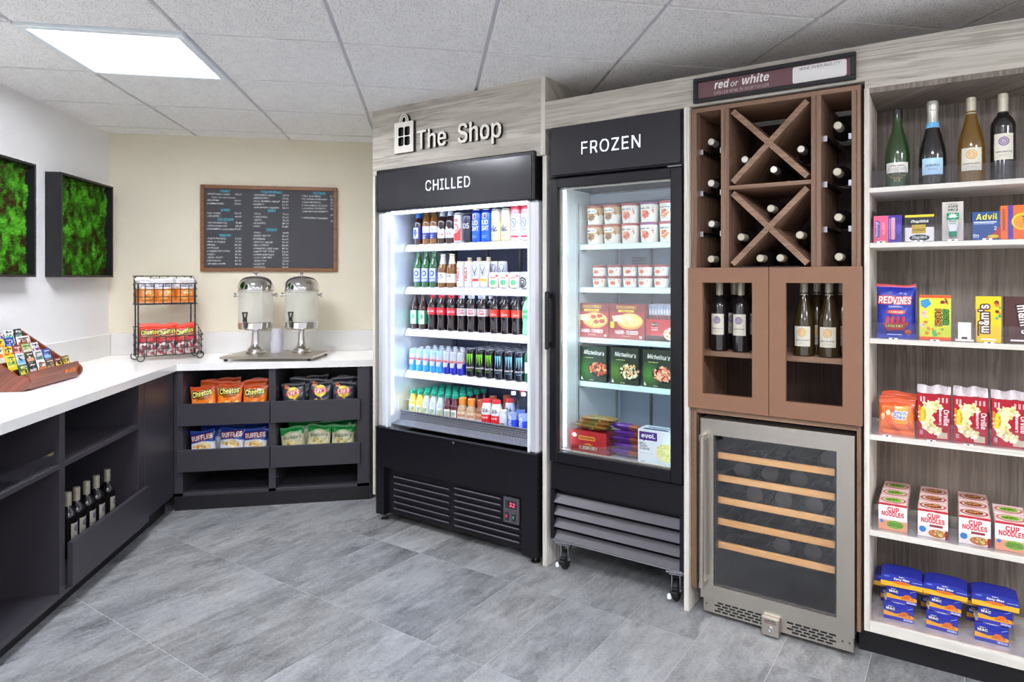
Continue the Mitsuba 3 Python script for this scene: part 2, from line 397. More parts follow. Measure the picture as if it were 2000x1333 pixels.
struct('trim_1', [bx(-.022, 1.207, 0, .02, 2.03, ZC), bx(1.187, 1.207, .02, .70, 2.03, ZC), bx(-.022, -.002, .02, .7, 2.03, ZC)], 'whitewash_h', R, label='whitewashed wood panel above the left cooler that carries the shop sign')
struct('trim_7', bx(1.181, 1.2075, -.0012, .0, 2.031, ZC - .001), 'whitewash_v', R, label='pale edge strip at the right end of the shop sign panel')
struct('trim_2', [bx(1.207, 2.632, 0, .40, 2.155, 2.29, .001)], 'whitewash_h', R, label='whitewashed wood fascia above freezer and wine cabinet')
struct('trim_3', bx(-.004, 1.35, .0, .40, 2.127, 2.291, .001), 'whitewash_h', S, label='whitewashed wood fascia above the grocery shelves')
struct('trim_4', [bx(-.022, -.002, 0.0, .75, .14, 2.03, .001)], 'whitewash_v', R, label='pale wood upright left of the open cooler')
struct('trim_5', [bx(1.182, 1.207, 0.012, .75, 0, 2.03, .001)], 'whitewash_v', R, label='pale wood upright between the two coolers')
struct('trim_6', [bx(1.930, 1.953, -.018, .75, 0, 2.155, .001)], 'whitewash_v', R, label='pale wood upright between freezer and wine cabinet')

# ------------------------------------------------------------------ counter, its cabinets
k = thing('countertop', 'glossy white L-shaped countertop along the left and back walls', 'countertop')
ob(k + '__slab', prism(Polygon([(-2.146, 1.0), (-1.515, 1.0), (-1.515, 4.288), (-.36, 4.288), (-.17, 4.874), (-2.146, 4.874)]), .858, .90, 'xy'), 'quartz', A)
ob(k + '__backsplash', [bx(1.0, 4.854, -.021, -.001, .90, 1.05, .002)], 'quartz', L)
ob(k + '__backsplash', [bx(-2.127, -.17, -.021, -.001, .90, 1.05, .002)], 'quartz', B)

k = thing('base_cabinet', 'charcoal open-shelf cabinet under the left counter holding five wine bottles', 'cabinet')
Y = -.612
ob(k + '__back_panel', bx(1.0, 4.285, -.02, -.004, .1, .857), 'charcoal', L)
ob(k + '__bottom_board', bx(1.0, 3.885, Y, -.02, .068, .088, .001), 'charcoal', L)
for x0, x1, yy in ((3.065, 3.105, Y), (3.815, 3.885, Y), (2.05, 2.09, Y), (1.0, 1.02, Y)):
    ob(k + '__upright', bx(x0, x1, yy, -.02, .088, .857, .001), 'charcoal', L)
ob(k + '__shelf', bx(2.09, 3.065, Y, -.02, .615, .635, .001), 'charcoal', L)
ob(k + '__shelf', bx(3.105, 3.815, Y, -.02, .615, .637, .001), 'charcoal', L)
ob(k + '__shelf', bx(1.02, 2.05, Y, -.02, .615, .635, .001), 'charcoal', L)
ob(k + '__door', bx(3.887, 4.285, Y - .002, Y + .018, .098, .855, .001), 'charcoal', L)
q = ob(k + '__drawer', bx(3.118, 3.885, Y - .024, Y - .002, .092, .285, .0015), 'charcoal', L)
ob(q + '__floor', bx(3.107, 3.813, Y + .002, -.03, .092, .104), 'charcoal', L)
ob(k + '__toe_kick', bx(1.0, 4.285, Y + .045, Y + .06, 0, .067), 'plinth_black', L)
g = thing('acrylic_shelf_guard', 'clear acrylic strip standing along the empty upper shelf under the left counter', 'shelf guard')
ob(g + '__strip', bx(2.10, 3.06, Y + .012, Y + .015, .637, .695), 'acrylic', L)
ob(g + '__foot', bx(2.10, 3.06, Y + .016, Y + .05, .6365, .639), 'acrylic', L)

k = thing('base_cabinet', 'charcoal cabinet under the back counter with two columns of chip bins', 'cabinet')
Y = -.572
ob(k + '__back_panel', bx(-1.535, -.37, -.02, -.004, .1, .857), 'charcoal', B)
for x0, x1 in ((-1.540, -1.488), (-.994, -.952), (-.459, -.386)):
    ob(k + '__upright', bx(x0, x1, Y, -.02, .105, .857, .001), 'charcoal', B)
ob(k + '__side_panel', prism(Polygon([(-.386, Y), (-.384, Y - .0), (-.362, Y + .02), (-.362, -.05), (-.386, -.05)]), 0.0, .857, 'xy'), 'charcoal', B)
for x0, x1 in ((-1.488, -.994), (-.952, -.459)):
    ob(k + '__shelf', bx(x0, x1, Y, -.02, .085, .105, .001), 'charcoal', B)
    for z in (.24, .52): ob(k + '__shelf', bx(x0, x1, Y + .003, -.02, z, z + .016), 'charcoal', B)
for x0, x1 in ((-1.514, -.984), (-.980, -.44)):
    for z in (.239, .520): ob(k + '__bin_front', bx(x0, x1, Y - .021, Y - .001, z, z + .134, .0012), 'charcoal', B)
ob(k + '__toe_kick', bx(-1.535, -.388, Y + .003, Y + .02, 0, .085), 'plinth_black', B)
for z in (.17, .44, .72): ob(k + '__shelf_pin', mv(lathe([(0, 0), (.004, 0), (.004, .003), (0, .003)], 10), at(-.951, Y + .03, z, ry=90)), 'chrome', B, True)

# ------------------------------------------------------------------ moss pictures, menu board
def moss_picture(x0, x1, label, seed):
    k = thing('moss_picture', label, 'wall art')
    z0, z1, d, t = 1.43, 2.03, .085, .012
    fr = [bx(x0, x0 + t, -d, -.001, z0, z1, .001), bx(x1 - t, x1, -d, -.001, z0, z1, .001), bx(x0 + t, x1 - t, -d, -.001, z0, z0 + t, .001), bx(x0 + t, x1 - t, -d, -.001, z1 - t, z1, .001), bx(x0 + t, x1 - t, -.01, -.001, z0 + t, z1 - t)]
    ob(k + '__box_frame', fr, 'black_plastic', L)
    r = np.random.default_rng(seed)
    n = 110
    gx, gz = np.meshgrid(np.linspace(x0 + t + .001, x1 - t - .001, n), np.linspace(z0 + t + .001, z1 - t - .001, n))
    P = np.stack([gx, gz * .8, gx * 0 + seed], -1)
    clump = mikit.meshkit.fbm(P * 34, 3, seed); fine = mikit.meshkit.fbm(np.stack([gx, gz, gx * 0], -1) * 120, 3, seed + 5)
    h = .018 + .034 * clump + .02 * fine
    v = np.stack([gx, -h, gz], -1).reshape(-1, 3)
    i, j = np.meshgrid(np.arange(n - 1), np.arange(n - 1)); a = (j * n + i).ravel()
    f = np.vstack([np.c_[a, a + 1, a + n + 1], np.c_[a, a + n + 1, a + n]])
    tone = mikit.meshkit.fbm(np.stack([gx, gz * .7, gx * 0 + 3], -1) * 30, 4, seed + 9).reshape(-1)
    pal = np.array([rgb('2e2110'), rgb('28460f'), rgb('336a17'), rgb('4a8f22')])
    def shade(tn): u = np.clip((tn - .3) / .42, 0, .999) * 3; q = u.astype(int); w = (u - q)[:, None]; return pal[q] * (1 - w) + pal[np.minimum(q + 1, 3)] * w
    p = Pr().add((v, f), shade(tone))
    m = 16000
    bx_, bz = r.uniform(x0 + t + .003, x1 - t - .003, m), r.uniform(z0 + t + .003, z1 - t - .003, m)
    ii, jj = ((bx_ - x0 - t) / (x1 - x0 - 2 * t) * (n - 1)).astype(int), ((bz - z0 - t) / (z1 - z0 - 2 * t) * (n - 1)).astype(int)
    base = np.c_[bx_, -h[jj, ii] + .003, bz]
    dr_ = np.c_[r.normal(0, .5, m), -np.abs(r.normal(.8, .4, m)), r.normal(.1, .5, m)]; dr_ /= np.linalg.norm(dr_, axis=1, keepdims=True)
    ln = r.uniform(.005, .013, m)[:, None]; sd = np.cross(dr_, r.normal(size=(m, 3))); sd /= np.linalg.norm(sd, axis=1, keepdims=True)
    tip = base + dr_ * ln
    tip[:, 0] = np.clip(tip[:, 0], x0 + t, x1 - t); tip[:, 2] = np.clip(tip[:, 2], z0 + t, z1 - t)
    vv = np.stack([base - sd * .0016, base + sd * .0016, tip], 1).reshape(-1, 3)
    cc = np.repeat(shade(np.clip(tone[jj * n + ii] + r.normal(.04, .09, m), 0, 1)), 3, 0)
    p.add((vv, np.arange(3 * m).reshape(-1, 3)), cc)
    q = raw(k + '__moss', p.ply('fibre'), L); tag(q, 'green and brown moss', kind='stuff')
moss_picture(4.135, 4.745, 'square black box frame of green moss, the one nearer the room corner', 3)
moss_picture(3.285, 3.895, 'square black box frame of green moss cut by the left edge of the photo', 8)

k = thing('menu_board', 'black menu board in a brown wood frame, lettered in white and blue', 'menu board')
x0, x1, z0, z1 = -1.567, -.658, 1.472, 2.076
for a in (bx(x0, x0 + .026, -.026, -.001, z0, z1, .003), bx(x1 - .026, x1, -.026, -.001, z0, z1, .003)): ob(k + '__frame_side', a, 'board_frame', B)
for a in (bx(x0 + .026, x1 - .026, -.026, -.001, z0, z0 + .026, .003), bx(x0 + .026, x1 - .026, -.026, -.001, z1 - .026, z1, .003)): ob(k + '__frame_rail', a, 'board_frame', B)
ob(k + '__slate', bx(x0 + .02, x1 - .02, -.014, -.002, z0 + .02, z1 - .02), 'slate', B)
pr = Pr(flat(-.0143))
MENU = [(0, 0, [('h', 'CANDY'), ('MOVIE BOX CANDY', '$3.50'), ('s', 'M&Ms, Sourpatch, Redvines'), ('REDVINES', '$5.00'), ('GUMMI BEARS', '$5.00'), ('', ''), ('h', 'CHIPS'), ('ALL CHIPS', '$4.00'), ('GOLDFISH', '$4.00'), ('h', 'ICE CREAM'), ('LG HAAGEN DAZ', '$6.50'), ('SM HAAGEN DAZ', '$3.50'), ('STRAWBERRY SHORTCAKE', '$4.00'), ('', ''), ('h', 'SNACKS'), ('CUP O NOODLE', '$3.50'), ('MAC N CHEESE', '$3.00'), ('OREOS', '$3.00'), ('POPCORN', '$3.50'), ('LOADED POTATOES', '$5.00'), ('PIZZA', '$5.00'), ('BEEF JERKY', '$7.00'), ('PISTACHIO', '$5.00'), ('GRANOLA BARS', '$4.00')]),
        (.303, .235, [('h', 'FROZEN MEALS'), ('DIGIORNO PIZZA', '$8.50'), ('MICHELINAS', '$5.00'), ('EVOL BURRITO BREAK', '$6.00'), ('BURRITO', '$4.00'), ('STOUFFERS LASAGNA', '$6.00'), ('h', 'MEDS'), ('TIDE', '$5.00'), ('CHAPSTICK', '$5.00'), ('ADVIL', '$6.00'), ('BENADRYL', '$6.00'), ('ALOE', '$6.00'), ('h', 'DRINKS'), ('SODA', '$4.00'), ('SMART WATER', '$4.00'), ('POWERADE', '$4.00'), ('BOTTLED WATER', '$3.00'), ('WHOLE MILK', '$4.00'), ('FAIRLIFE CORE PWR', '$6.00'), ('DAIRY OAT MILK', '$5.00'), ('JUICE/LEMONADE', '$4.00'), ('COLD COFFEES', '$5.00'), ('ICED TEA', '$4.00'), ('MONSTER', '$5.00'), ('RED BULL', '$5.00')]),
        (.625, .24, [('h', 'ALCOHOL'), ('TALL CAN BEER', '$7.00'), ('BTL BEER/SELTZER POINT', '$6.00'), ('JOSH PROSECCO', '$9.00'), ('COASTLINE JUICE CIDER', '15.00'), ('LA MARCA PROSECCO', '$12.00'), ('CANYON ROAD CABERNET', ''), ('', '$35.00'), ('CANYON ROAD CHARDONNAY', ''), ('', '$35.00')])]
for cxo, pw, rows in MENU:
    zz = z1 - .046
    for r_ in rows:
        xx, q = x0 + .04 + cxo + random.uniform(-.003, .003), random.uniform(-1.2, 1.2)
        if r_[0] == 'h':
            pr.text(r_[1], xx + .12, zz, .0135, '3fb4cf', 'SemiBold', .08, q); pr.rect(xx + .12 - len(r_[1]) * .0055, zz - .004, xx + .12 + len(r_[1]) * .0055, zz - .0025, '3fb4cf')
        elif r_[0] == 's': pr.text(r_[1], xx + .03, zz, .0085, 'c9c9c9', 'Medium', .1, q, anchor='l')
        else:
            if r_[0]: pr.text('•' + r_[0], xx, zz, .0105, 'dcdcdc', 'Medium', .05, q, anchor='l', w=min(len(r_[0]) * .0095 + .008, .178))
            if r_[1]: pr.text(r_[1], xx + (pw or .225) , zz, .0105, 'dcdcdc', 'Medium', 0, q, anchor='r', w=.042)
        zz -= .0222
raw(k + '__lettering', pr.ply('print'), B)
# ------------------------------------------------------------------ the open display cooler
def emit(c): return {'emitter': {'type': 'area', 'radiance': {'type': 'rgb', 'value': c}}}
def flatmesh(gs, fn):
    vs = []
    for g in gs:
        for q in getattr(g, 'geoms', [g]):
            v, f = trimesh.creation.triangulate_polygon(q, engine='earcut'); v = np.asarray(v)[:, :2]
            f = np.asarray(f); p = fn(v)
            n = np.cross(p[f[:, 1]] - p[f[:, 0]], p[f[:, 2]] - p[f[:, 0]])[:, 1]
            f[n > 0] = f[n > 0][:, ::-1]
            vs.append((p, f))
    return pack(vs)
def shopfront_text(t, x, z, h, w, y, style='Regular'):
    gs, wid = text(t, h, style, 0, w, .07)
    return [affinity.translate(g, x, z) for g in gs]

k = thing('display_cooler', 'tall black open-front cooler of drinks with a lit header reading CHILLED', 'refrigerator')
y0 = -.012
basepoly = Polygon([(.02, .04), (.085, .04), (.085, .322), (1.072, .322), (1.072, .04), (1.165, .04), (1.165, .546), (.02, .546)])
ob(k + '__base_front', prism(basepoly, y0, .03), 'black_metal', R)
obs(k + '__base_wall', [bx(.02, .085, .03, .70, .04, .5), bx(1.10, 1.165, .03, .70, .04, .546), bx(.085, 1.10, .03, .70, .324, .50)], 'black_metal', R)
gp = ob(k + '__grille_panel', bx(.086, 1.071, .016, .028, .05, .321, .001), 'black_metal', R)
for i in range(6):
    z = .268 - .0365 * i
    ob(gp + '__louver', mv(bx(.150, .570, -.008, .008, -.0035, .0035, .001), at(0, .010, z, rx=-35)), 'louver', R)
for i in range(7):
    z = .283 - .0335 * i
    ob(gp + '__louver', mv(bx(.612, .925 if i < 4 else 1.045, -.008, .008, -.0035, .0035, .001), at(0, .010, z, rx=-35)), 'louver', R)
cp = ob(k + '__control_panel', bx(.945, 1.045, .004, .016, .172, .306, .002), 'louver', R)
ob(cp + '__display', bx(.962, 1.03, .002, .0045, .248, .290, .001), 'black_gloss', R)
tag(raw(cp + '__digits', mikit.ply(flatmesh([affinity.translate(g, .983, .257) for g in text('32', .022, 'Bold', .1)[0]], lambda v: np.c_[v[:, 0], np.full(len(v), .0016), v[:, 1]]), 'black_plastic', **emit([1.1, .05, .09])), R), 'red lit digits')
for x, c in ((.968, 'f2405a'), (1.012, '3f8f7a')):
    q = ob(cp + '__switch', bx(x - .008, x + .012, -.002, .006, .188, .228, .002), 'black_gloss', R)
    raw(q + '__mark', Pr(flat(-.0021)).rect(x - .003, .20, x + .007, .216, c).ply('print'), R)
for x in (.05, 1.13):
    for y in (.03, .62): ob(k + '__foot', mv(lathe([(0, 0), (.022, 0), (.022, .006), (.008, .01), (.008, .045), (0, .045)], 12), at(x, y, 0)), 'steel_dark', R, 30)
ob(k + '__sill', [bx(.02, 1.165, y0 - .006, .012, .543, .552, .001), bx(.085, 1.10, .012, .06, .515, .535)], 'black_metal', R)
lk = ob(k + '__lock', mv(lathe([(0, 0), (.008, 0), (.008, .012), (.006, .015), (0, .015)], 14), at(.62, -.001, .538, rx=90)), 'chrome', R, 30)
# header
ob(k + '__header', bx(.028, 1.155, -.02, .06, 1.811, 2.056, .006), 'black_metal', R)
obs(k + '__header_wall', [bx(.0285, .0325, .06, .70, 1.811, 2.04), bx(1.1505, 1.1545, .06, .70, 1.951, 2.04), bx(.0285, 1.1545, .06, .70, 2.04, 2.055)], 'black_metal', R)
fp = ob(k + '__header_face', prism(rrect(.045, 1.822, 1.140, 2.035, .012), -.0235, -.0195), 'black_gloss', R)
gs = shopfront_text('CHILLED', .425, 1.906, .057, .332, 0)
raw(fp + '__lettering', mikit.ply(flatmesh(gs, lambda v: np.c_[v[:, 0], np.full(len(v), -.0245), v[:, 1]]), 'white_plastic', **emit(SIGN)), R)
raw(k + '__light_strip', mikit.ply(bx(.08, 1.10, .03, .055, 1.798, 1.808), 'white_plastic', **emit(LED_CHILL)), R)
# sides
for s, (xa, xb) in (('l', (.033, .085)), ('r', (1.118, 1.168))):
    ob(k + '__pillar', bx(xa, xb, y0, .045, .552, 1.811, .012), 'silver', R)
ob(k + '__trim_strip', bx(1.100, 1.118, -.004, .03, .552, 1.811, .003), 'enamel_white', R)
ob(k + '__trim_strip', bx(.085, .104, -.004, .03, .552, 1.811, .003), 'enamel_white', R)
ob(k + '__side_wall', bx(.033, .072, .045, .70, .50, 1.95), 'enamel_white', R)
ob(k + '__side_wall', bx(1.128, 1.150, .045, .70, .50, 1.95), 'enamel_white', R)
ob(k + '__back_wall', bx(.072, 1.128, .60, .70, .50, 1.95), 'liner_dark', R)
for i in range(4): ob(k + '__back_rib', bx(.10 + .26 * i, .115 + .26 * i, .592, .60, .60, 1.92), 'steel_dark', R)
ob(k + '__ceiling_liner', bx(.072, 1.128, .061, .60, 1.925, 1.935), 'liner_dark', R)
for x in (.078, 1.117):
    raw(k + '__light_strip', mikit.ply(bx(x, x + .008, .048, .062, .62, 1.79), 'white_plastic', **emit([4.2, 5.0, 7.2])), R)
ob(k + '__side_glass', bx(.0735, .0745, .062, .30, .58, 1.80), 'glass_pane', R)
lip = Polygon([(.165, 0), (.185, 0), (.200, .043), (.192, .043)])
for z in (1.587, 1.330, 1.078, .825):
    q = ob(k + '__shelf', [bx(.078, 1.122, .205, .58, z + .033, z + .040)], 'perforated', R)
    ob(q + '__price_lip', mv(prism(Polygon([(y, zz) for y, zz in ((.160, .0), (.166, -.004), (.190, -.004), (.200, .042), (.184, .042), (.172, .03))]), .080, 1.112, 'yz'), at(0, 0, z)), 'white_plastic', R)
    for x in (.10, 1.10): ob(q + '__bracket', bx(x - .003, x + .003, .20, .59, z + .005, z + .033), 'steel_dark', R)
    raw(q + '__light_strip', mikit.ply(bx(.10, 1.10, .202, .212, z - .002, z + .003), 'white_plastic', **emit([2.8, 3.2, 4.3])), R)
ob(k + '__deck', bx(.072, 1.128, .13, .60, .575, .598), 'perforated', R)
ob(k + '__front_grid', mv(bx(.075, 1.125, 0, .068, 0, .004), at(0, .058, .558, rx=14)), 'perforated', R)
ob(k + '__front_guard', [mv(bx(.08, 1.12, -.0015, .0015, 0, .045), at(0, .135, .588, rx=14)), bx(.08, 1.12, .116, .124, .630, .636, .002)], 'perforated', R)
raw(k + '__guard_wire', mikit.ply(pack([rod([.076, .122, .70], [1.12, .122, .70], .0012), rod([.08, .122, .63], [.08, .122, .70], .0012)]), 'chrome'), R)

# ------------------------------------------------------------------ the upright freezer
k = thing('upright_freezer', 'tall black glass-door freezer on casters with a lit header reading FROZEN', 'freezer')
XA, XB = 1.240, 1.925
obs(k + '__cabinet_wall', [bx(XA, XA + .04, .035, .72, .155, 2.15), bx(XB - .04, XB, .035, .72, .155, 2.15), bx(XA + .04, XB - .04, .035, .72, 1.87, 2.15), bx(XA + .04, XB - .04, .035, .72, .155, .565), bx(XA + .04, XB - .04, .68, .72, .565, 1.87)], 'black_metal', R)
ob(k + '__inner_wall', bx(XA + .04, XA + .045, .04, .66, .566, 1.868), 'enamel_white', R)
ob(k + '__inner_wall', bx(XB - .045, XB - .04, .04, .66, .566, 1.868), 'enamel_white', R)
ob(k + '__back_wall', bx(XA + .045, XB - .045, .66, .679, .566, 1.868), 'liner_grey', R)
ob(k + '__inner_floor', bx(XA + .045, XB - .045, .036, .66, .566, .572), 'enamel_white', R)
q = ob(k + '__fan_box', [bx(XA + .045, XB - .045, .30, .66, 1.80, 1.868, .01), bx(1.72, 1.80, .33, .40, 1.775, 1.80, .004)], 'liner_grey', R)
for i in range(5): ob(k + '__evaporator_slot', bx(1.36, 1.45, .655, .660, 1.47 + .016 * i, 1.477 + .016 * i), 'steel_dark', R)
for x in (1.47, 1.72): ob(k + '__shelf_standard', bx(x, x + .012, .650, .660, .58, 1.78), 'steel_dark', R)
for x in (XA + .046, XB - .054):
    for y in (.17, .60): ob(k + '__shelf_standard', bx(x, x + .008, y, y + .012, .58, 1.80), 'zinc', R)
ob(k + '__header', bx(XA, XB, .0, .035, 1.913, 2.157, .003), 'black_metal', R)
fp = ob(k + '__header_face', [prism(rrect(XA + .010, 1.922, XB - .012, 2.148, .004), -.018, -.001)], 'black_gloss', R)
gs = shopfront_text('FROZEN', 1.417, 2.007, .057, .322, 0)
raw(fp + '__lettering', mikit.ply(flatmesh(gs, lambda v: np.c_[v[:, 0], np.full(len(v), -.0190), v[:, 1]]), 'white_plastic', **emit(SIGN)), R)
ob(k + '__hinge', bx(XB - .075, XB - .01, -.012, .02, 1.906, 1.913, .002), 'zinc', R)
zs, zt, gx0, gx1, gz0, gz1 = .535, 1.903, 1.288, 1.869, .590, 1.856
d = ob(k + '__door', [bx(XA + .004, gx0, -.022, .03, zs, zt, .004), bx(gx1, XB - .004, -.022, .03, zs, zt, .004), bx(gx0, gx1, -.022, .03, zs, gz0, .004), bx(gx0, gx1, -.022, .03, gz1, zt, .004)], 'black_metal', R)
ob(d + '__pane', bx(gx0 - .002, gx1 + .002, .000, .002, gz0 - .002, gz1 + .002), 'glass_pane', R)
ob(d + '__spacer', [bx(gx0, gx0 + .006, .006, .016, gz0, gz1), bx(gx1 - .006, gx1, .006, .016, gz0, gz1), bx(gx0, gx1, .006, .016, gz0, gz0 + .006), bx(gx0, gx1, .006, .016, gz1 - .006, gz1)], 'foil_silver', R)
ob(d + '__handle', [bx(XA + .001, XA + .02, -.062, -.040, 1.08, 1.36, .006), bx(XA + .004, XA + .018, -.045, -.02, 1.09, 1.115, .003), bx(XA + .004, XA + .018, -.045, -.02, 1.325, 1.35, .003)], 'black_plastic', R)
for x in (XA + .0465, XB - .0575):
    raw(k + '__light_strip', mikit.ply(bx(x, x + .011, .040, .052, .60, 1.85), 'white_plastic', **emit(LED_FREEZE)), R)
for z in (1.595, 1.378, 1.124, .902):
    q = ob(k + '__shelf', [bx(XA + .055, XB - .055, .205, .63, z - .008, z - .001)] + [], 'enamel_white', R)
    ob(q + '__price_rail', bx(XA + .047, XB - .055, .190, .204, z - .028, z, .003), 'rail_aqua', R)
    for x in (XA + .054, XB - .06): ob(q + '__clip', bx(x, x + .008, .20, .24, z - .035, z - .009), 'zinc', R)
bp = ob(k + '__front_panel', [bx(XA, XB, -.002, .034, .398, .53, .003), bx(XA, XA + .018, -.002, .034, .155, .398), bx(XB - .020, XB, -.002, .034, .155, .398)], 'black_metal', R)
for i in range(4):
    z = .352 - .0595 * i
    ob(bp + '__louver', mv(bx(XA + .019, XB - .021, -.0015, .0015, -.024, .024, .001), at(0, .012, z, rx=-38)), 'louver', R)
for z, x in ((.49, XA + .008), (.49, XB - .009), (.26, XA + .008), (.26, XB - .009)): ob(bp + '__screw', mv(lathe([(0, 0), (.004, 0), (.003, .002), (0, .002)], 8), at(x, -.002, z, rx=90)), 'black_plastic', R)
ob(k + '__drip_rail', bx(XA + .01, XB - .01, .0, .05, .146, .155), 'zinc', R)
caster = {'fork': mikit.ply(pack([bx(-.020, -.016, -.02, .03, .045, .125), bx(.016, .020, -.02, .03, .045, .125), bx(-.03, .03, -.03, .04, .122, .127), bx(-.04, .04, -.045, .05, .136, .143), mv(lathe([(0, .127), (.024, .127), (.024, .137), (0, .137)], 14), at(0, .01, 0)), rod([-.022, 0, .045], [.022, 0, .045], .006)]), 'zinc'),
          'wheel': mikit.ply(mv(lathe([(0, -.013), (.030, -.013), (.040, -.013), (.045, -.007), (.045, .007), (.040, .013), (0, .013)], 24), at(0, 0, .045, ry=90)), 'rubber', 30),
          'brake_pedal': mikit.ply(pack([bx(-.014, .014, -.052, -.018, .060, .072, .003), bx(-.016, .016, -.066, -.050, .040, .062, .003)]), 'black_plastic'),
          'pedal_tab': mikit.ply(bx(-.030, -.012, -.070, -.05, .03, .05, .003), 'white_plastic')}
for x, y in ((XA + .055, .05), (XB - .055, .05), (XA + .055, .64), (XB - .055, .64)):
    c = f'{k}__caster'; c = numbered(c)
    for n_, sh in caster.items(): raw(f'{c}__{n_}', sh, R @ at(x, y, 0, rz=12))

# ------------------------------------------------------------------ shop sign, wine sign
k = thing('shop_sign', 'raised white letters The Shop with a shopping bag emblem over the open cooler', 'sign')
def sign_piece(key, gs):
    ob(key, prism(MultiPolygon([q for g in gs for q in getattr(g, 'geoms', [g])]), -.020, -.018), 'sign_cream', R)
    ob(key + '__return', prism(MultiPolygon([q for g in gs for q in getattr(g, 'geoms', [g])]), -.018, -.001), 'black_plastic', R)
for x, t, w in ((.352, 'The', .228), (.652, 'Shop', .302)):
    gs, wid = text(t, .103, 'SemiBold', 0, w); xx = 0
    for g in gs: sign_piece(numbered(f'{k}__letter'), [affinity.translate(g, x, 2.145)])
win = [rrect(.212 + .049 * i, 2.178 + .056 * j, .254 + .049 * i, 2.228 + .056 * j, .010) for i in (0, 1) for j in (0, 1)]
bag = sbox(.18, 2.138, .33, 2.313)
for q in win: bag = bag.difference(q)
def loop(cx, rx, ry): return ell(cx, 2.312, rx, ry, 28).difference(ell(cx, 2.312, rx - .008, ry - .008, 28)).intersection(sbox(0, 2.3125, 1, 2.5))
sign_piece(numbered(f'{k}__bag'), [bag])
sign_piece(numbered(f'{k}__bag_handle'), [loop(.257, .036, .048).union(loop(.257, .022, .036))])
ob(k + '__window_back', bx(.205, .31, -.003, -.001, 2.17, 2.30), 'black_plastic', R)

k = thing('wine_sign', 'framed plum sign reading red or white above the wine rack', 'sign')
x0, x1, z0, z1 = 1.972, 2.602, 2.165, 2.267
for a in (bx(x0, x1, -.022, -.001, z0, z0 + .016, .002), bx(x0, x1, -.022, -.001, z1 - .016, z1, .002)): ob(k + '__frame_rail', a, 'black_plastic', R)
for a in (bx(x0, x0 + .018, -.022, -.001, z0 + .016, z1 - .016, .002), bx(x1 - .018, x1, -.022, -.001, z0 + .016, z1 - .016, .002)): ob(k + '__frame_side', a, 'black_plastic', R)
pr = Pr(flat(-.010)); pr.add(bx(x0 + .01, x1 - .01, -.010, -.002, z0 + .01, z1 - .01), '6b4a4f')
pr.text('red', 2.090, 2.213, .034, 'f2ecea', 'ExtraBold', .22, w=.062); pr.text('or', 2.143, 2.213, .024, 'f2ecea', 'Medium', .2); pr.text('white', 2.228, 2.213, .034, 'f2ecea', 'ExtraBold', .22, w=.112)
pr.text('CHILLED WINE IN WINE COOLER', 2.172, 2.190, .0125, 'cdb9b6', 'Regular', 0, w=.225)
pr.rect(2.375, 2.184, 2.570, 2.248, 'eceae8', 1, .008); pr.text('WINE AVAILABILITY', 2.475, 2.232, .0105, '555055', 'Regular', 0, w=.15)
raw(k + '__face', pr.ply('print_gloss'), R)
# ------------------------------------------------------------------ wine cabinet
k = thing('wine_cabinet', 'walnut wine cabinet with X-shaped racks above two brown glazed doors', 'cabinet')
D = .40
for x0, x1, z0 in ((1.955, 1.980, .10), (2.085, 2.120, 1.467), (2.441, 2.459, 1.467), (2.460, 2.478, 1.467), (2.585, 2.602, 1.467), (2.603, 2.622, .10)):
    ob(k + '__upright', bx(x0, x1 - (.005 if x0 > 2.6 else 0), 0, .31 if x0 > 2.6 else D, z0, 2.128, .001), 'walnut_v', R)
ob(k + '__top_board', bx(1.955, 2.617, 0, .31, 2.128, 2.146, .001), 'walnut_h', R)
ob(k + '__back_panel', bx(1.980, 2.603, D, D + .01, .86, 2.128), 'walnut_shaded', R)
ob(k + '__middle_shelf', bx(2.120, 2.441, 0, D, 1.789, 1.806, .001), 'walnut_h', R)
ob(k + '__rack_floor', bx(1.980, 2.603, .001, D, 1.448, 1.466), 'walnut_h', R)
ob(k + '__bottom_board', bx(1.980, 2.603, .0, D, .850, .870, .001), 'walnut_h', R)
ob(k + '__door_shelf', bx(1.980, 2.603, .055, D, 1.088, 1.110, .001), 'walnut_h', R)
ob(k + '__center_post', bx(2.272, 2.298, .02, .05, .87, 1.448), 'walnut_v', R)
for zb, zt_ in ((1.806, 2.128), (1.466, 1.789)):
    x0, x1, m = 2.120, 2.441, .0115
    p0, p1, q0, q1 = np.array([x0, zb]), np.array([x1, zt_]), np.array([x0, zt_]), np.array([x1, zb])
    inner = sbox(x0 + .002, zb + .001, x1 - .002, zt_ - .001)
    dg = lambda a, b: Polygon([*(a + o for o in (np.array([-(b - a)[1], (b - a)[0]]) / np.linalg.norm(b - a) * m, -np.array([-(b - a)[1], (b - a)[0]]) / np.linalg.norm(b - a) * m)), *(b + o for o in (-np.array([-(b - a)[1], (b - a)[0]]) / np.linalg.norm(b - a) * m, np.array([-(b - a)[1], (b - a)[0]]) / np.linalg.norm(b - a) * m))])
    one = dg(p0 + .014, p1 - .014).intersection(inner); two = dg(q0 + np.array([.014, -.014]), q1 + np.array([-.014, .014])).intersection(inner).difference(one.buffer(.0004))
    ob(k + '__diagonal_board', prism(one, .002, D - .002), 'walnut_h', R)
    for g in two.geoms: ob(k + '__diagonal_board', prism(g, .002, D - .002), 'walnut_h', R)
for x0, x1 in ((1.980, 2.085), (2.478, 2.585)):
    for z in (1.965, 1.787, 1.612):
        obs(k + '__bottle_rest', [bx(x0, x0 + .016, .04, D - .03, z, z + .008), bx(x1 - .016, x1, .04, D - .03, z, z + .008)], 'black_plastic', R)
        for xa in (x0 + .0005, x1 - .0165): ob(k + '__rest_plate', bx(xa, xa + .016, .036, .04, z - .012, z + .012, .001), 'zinc', R)
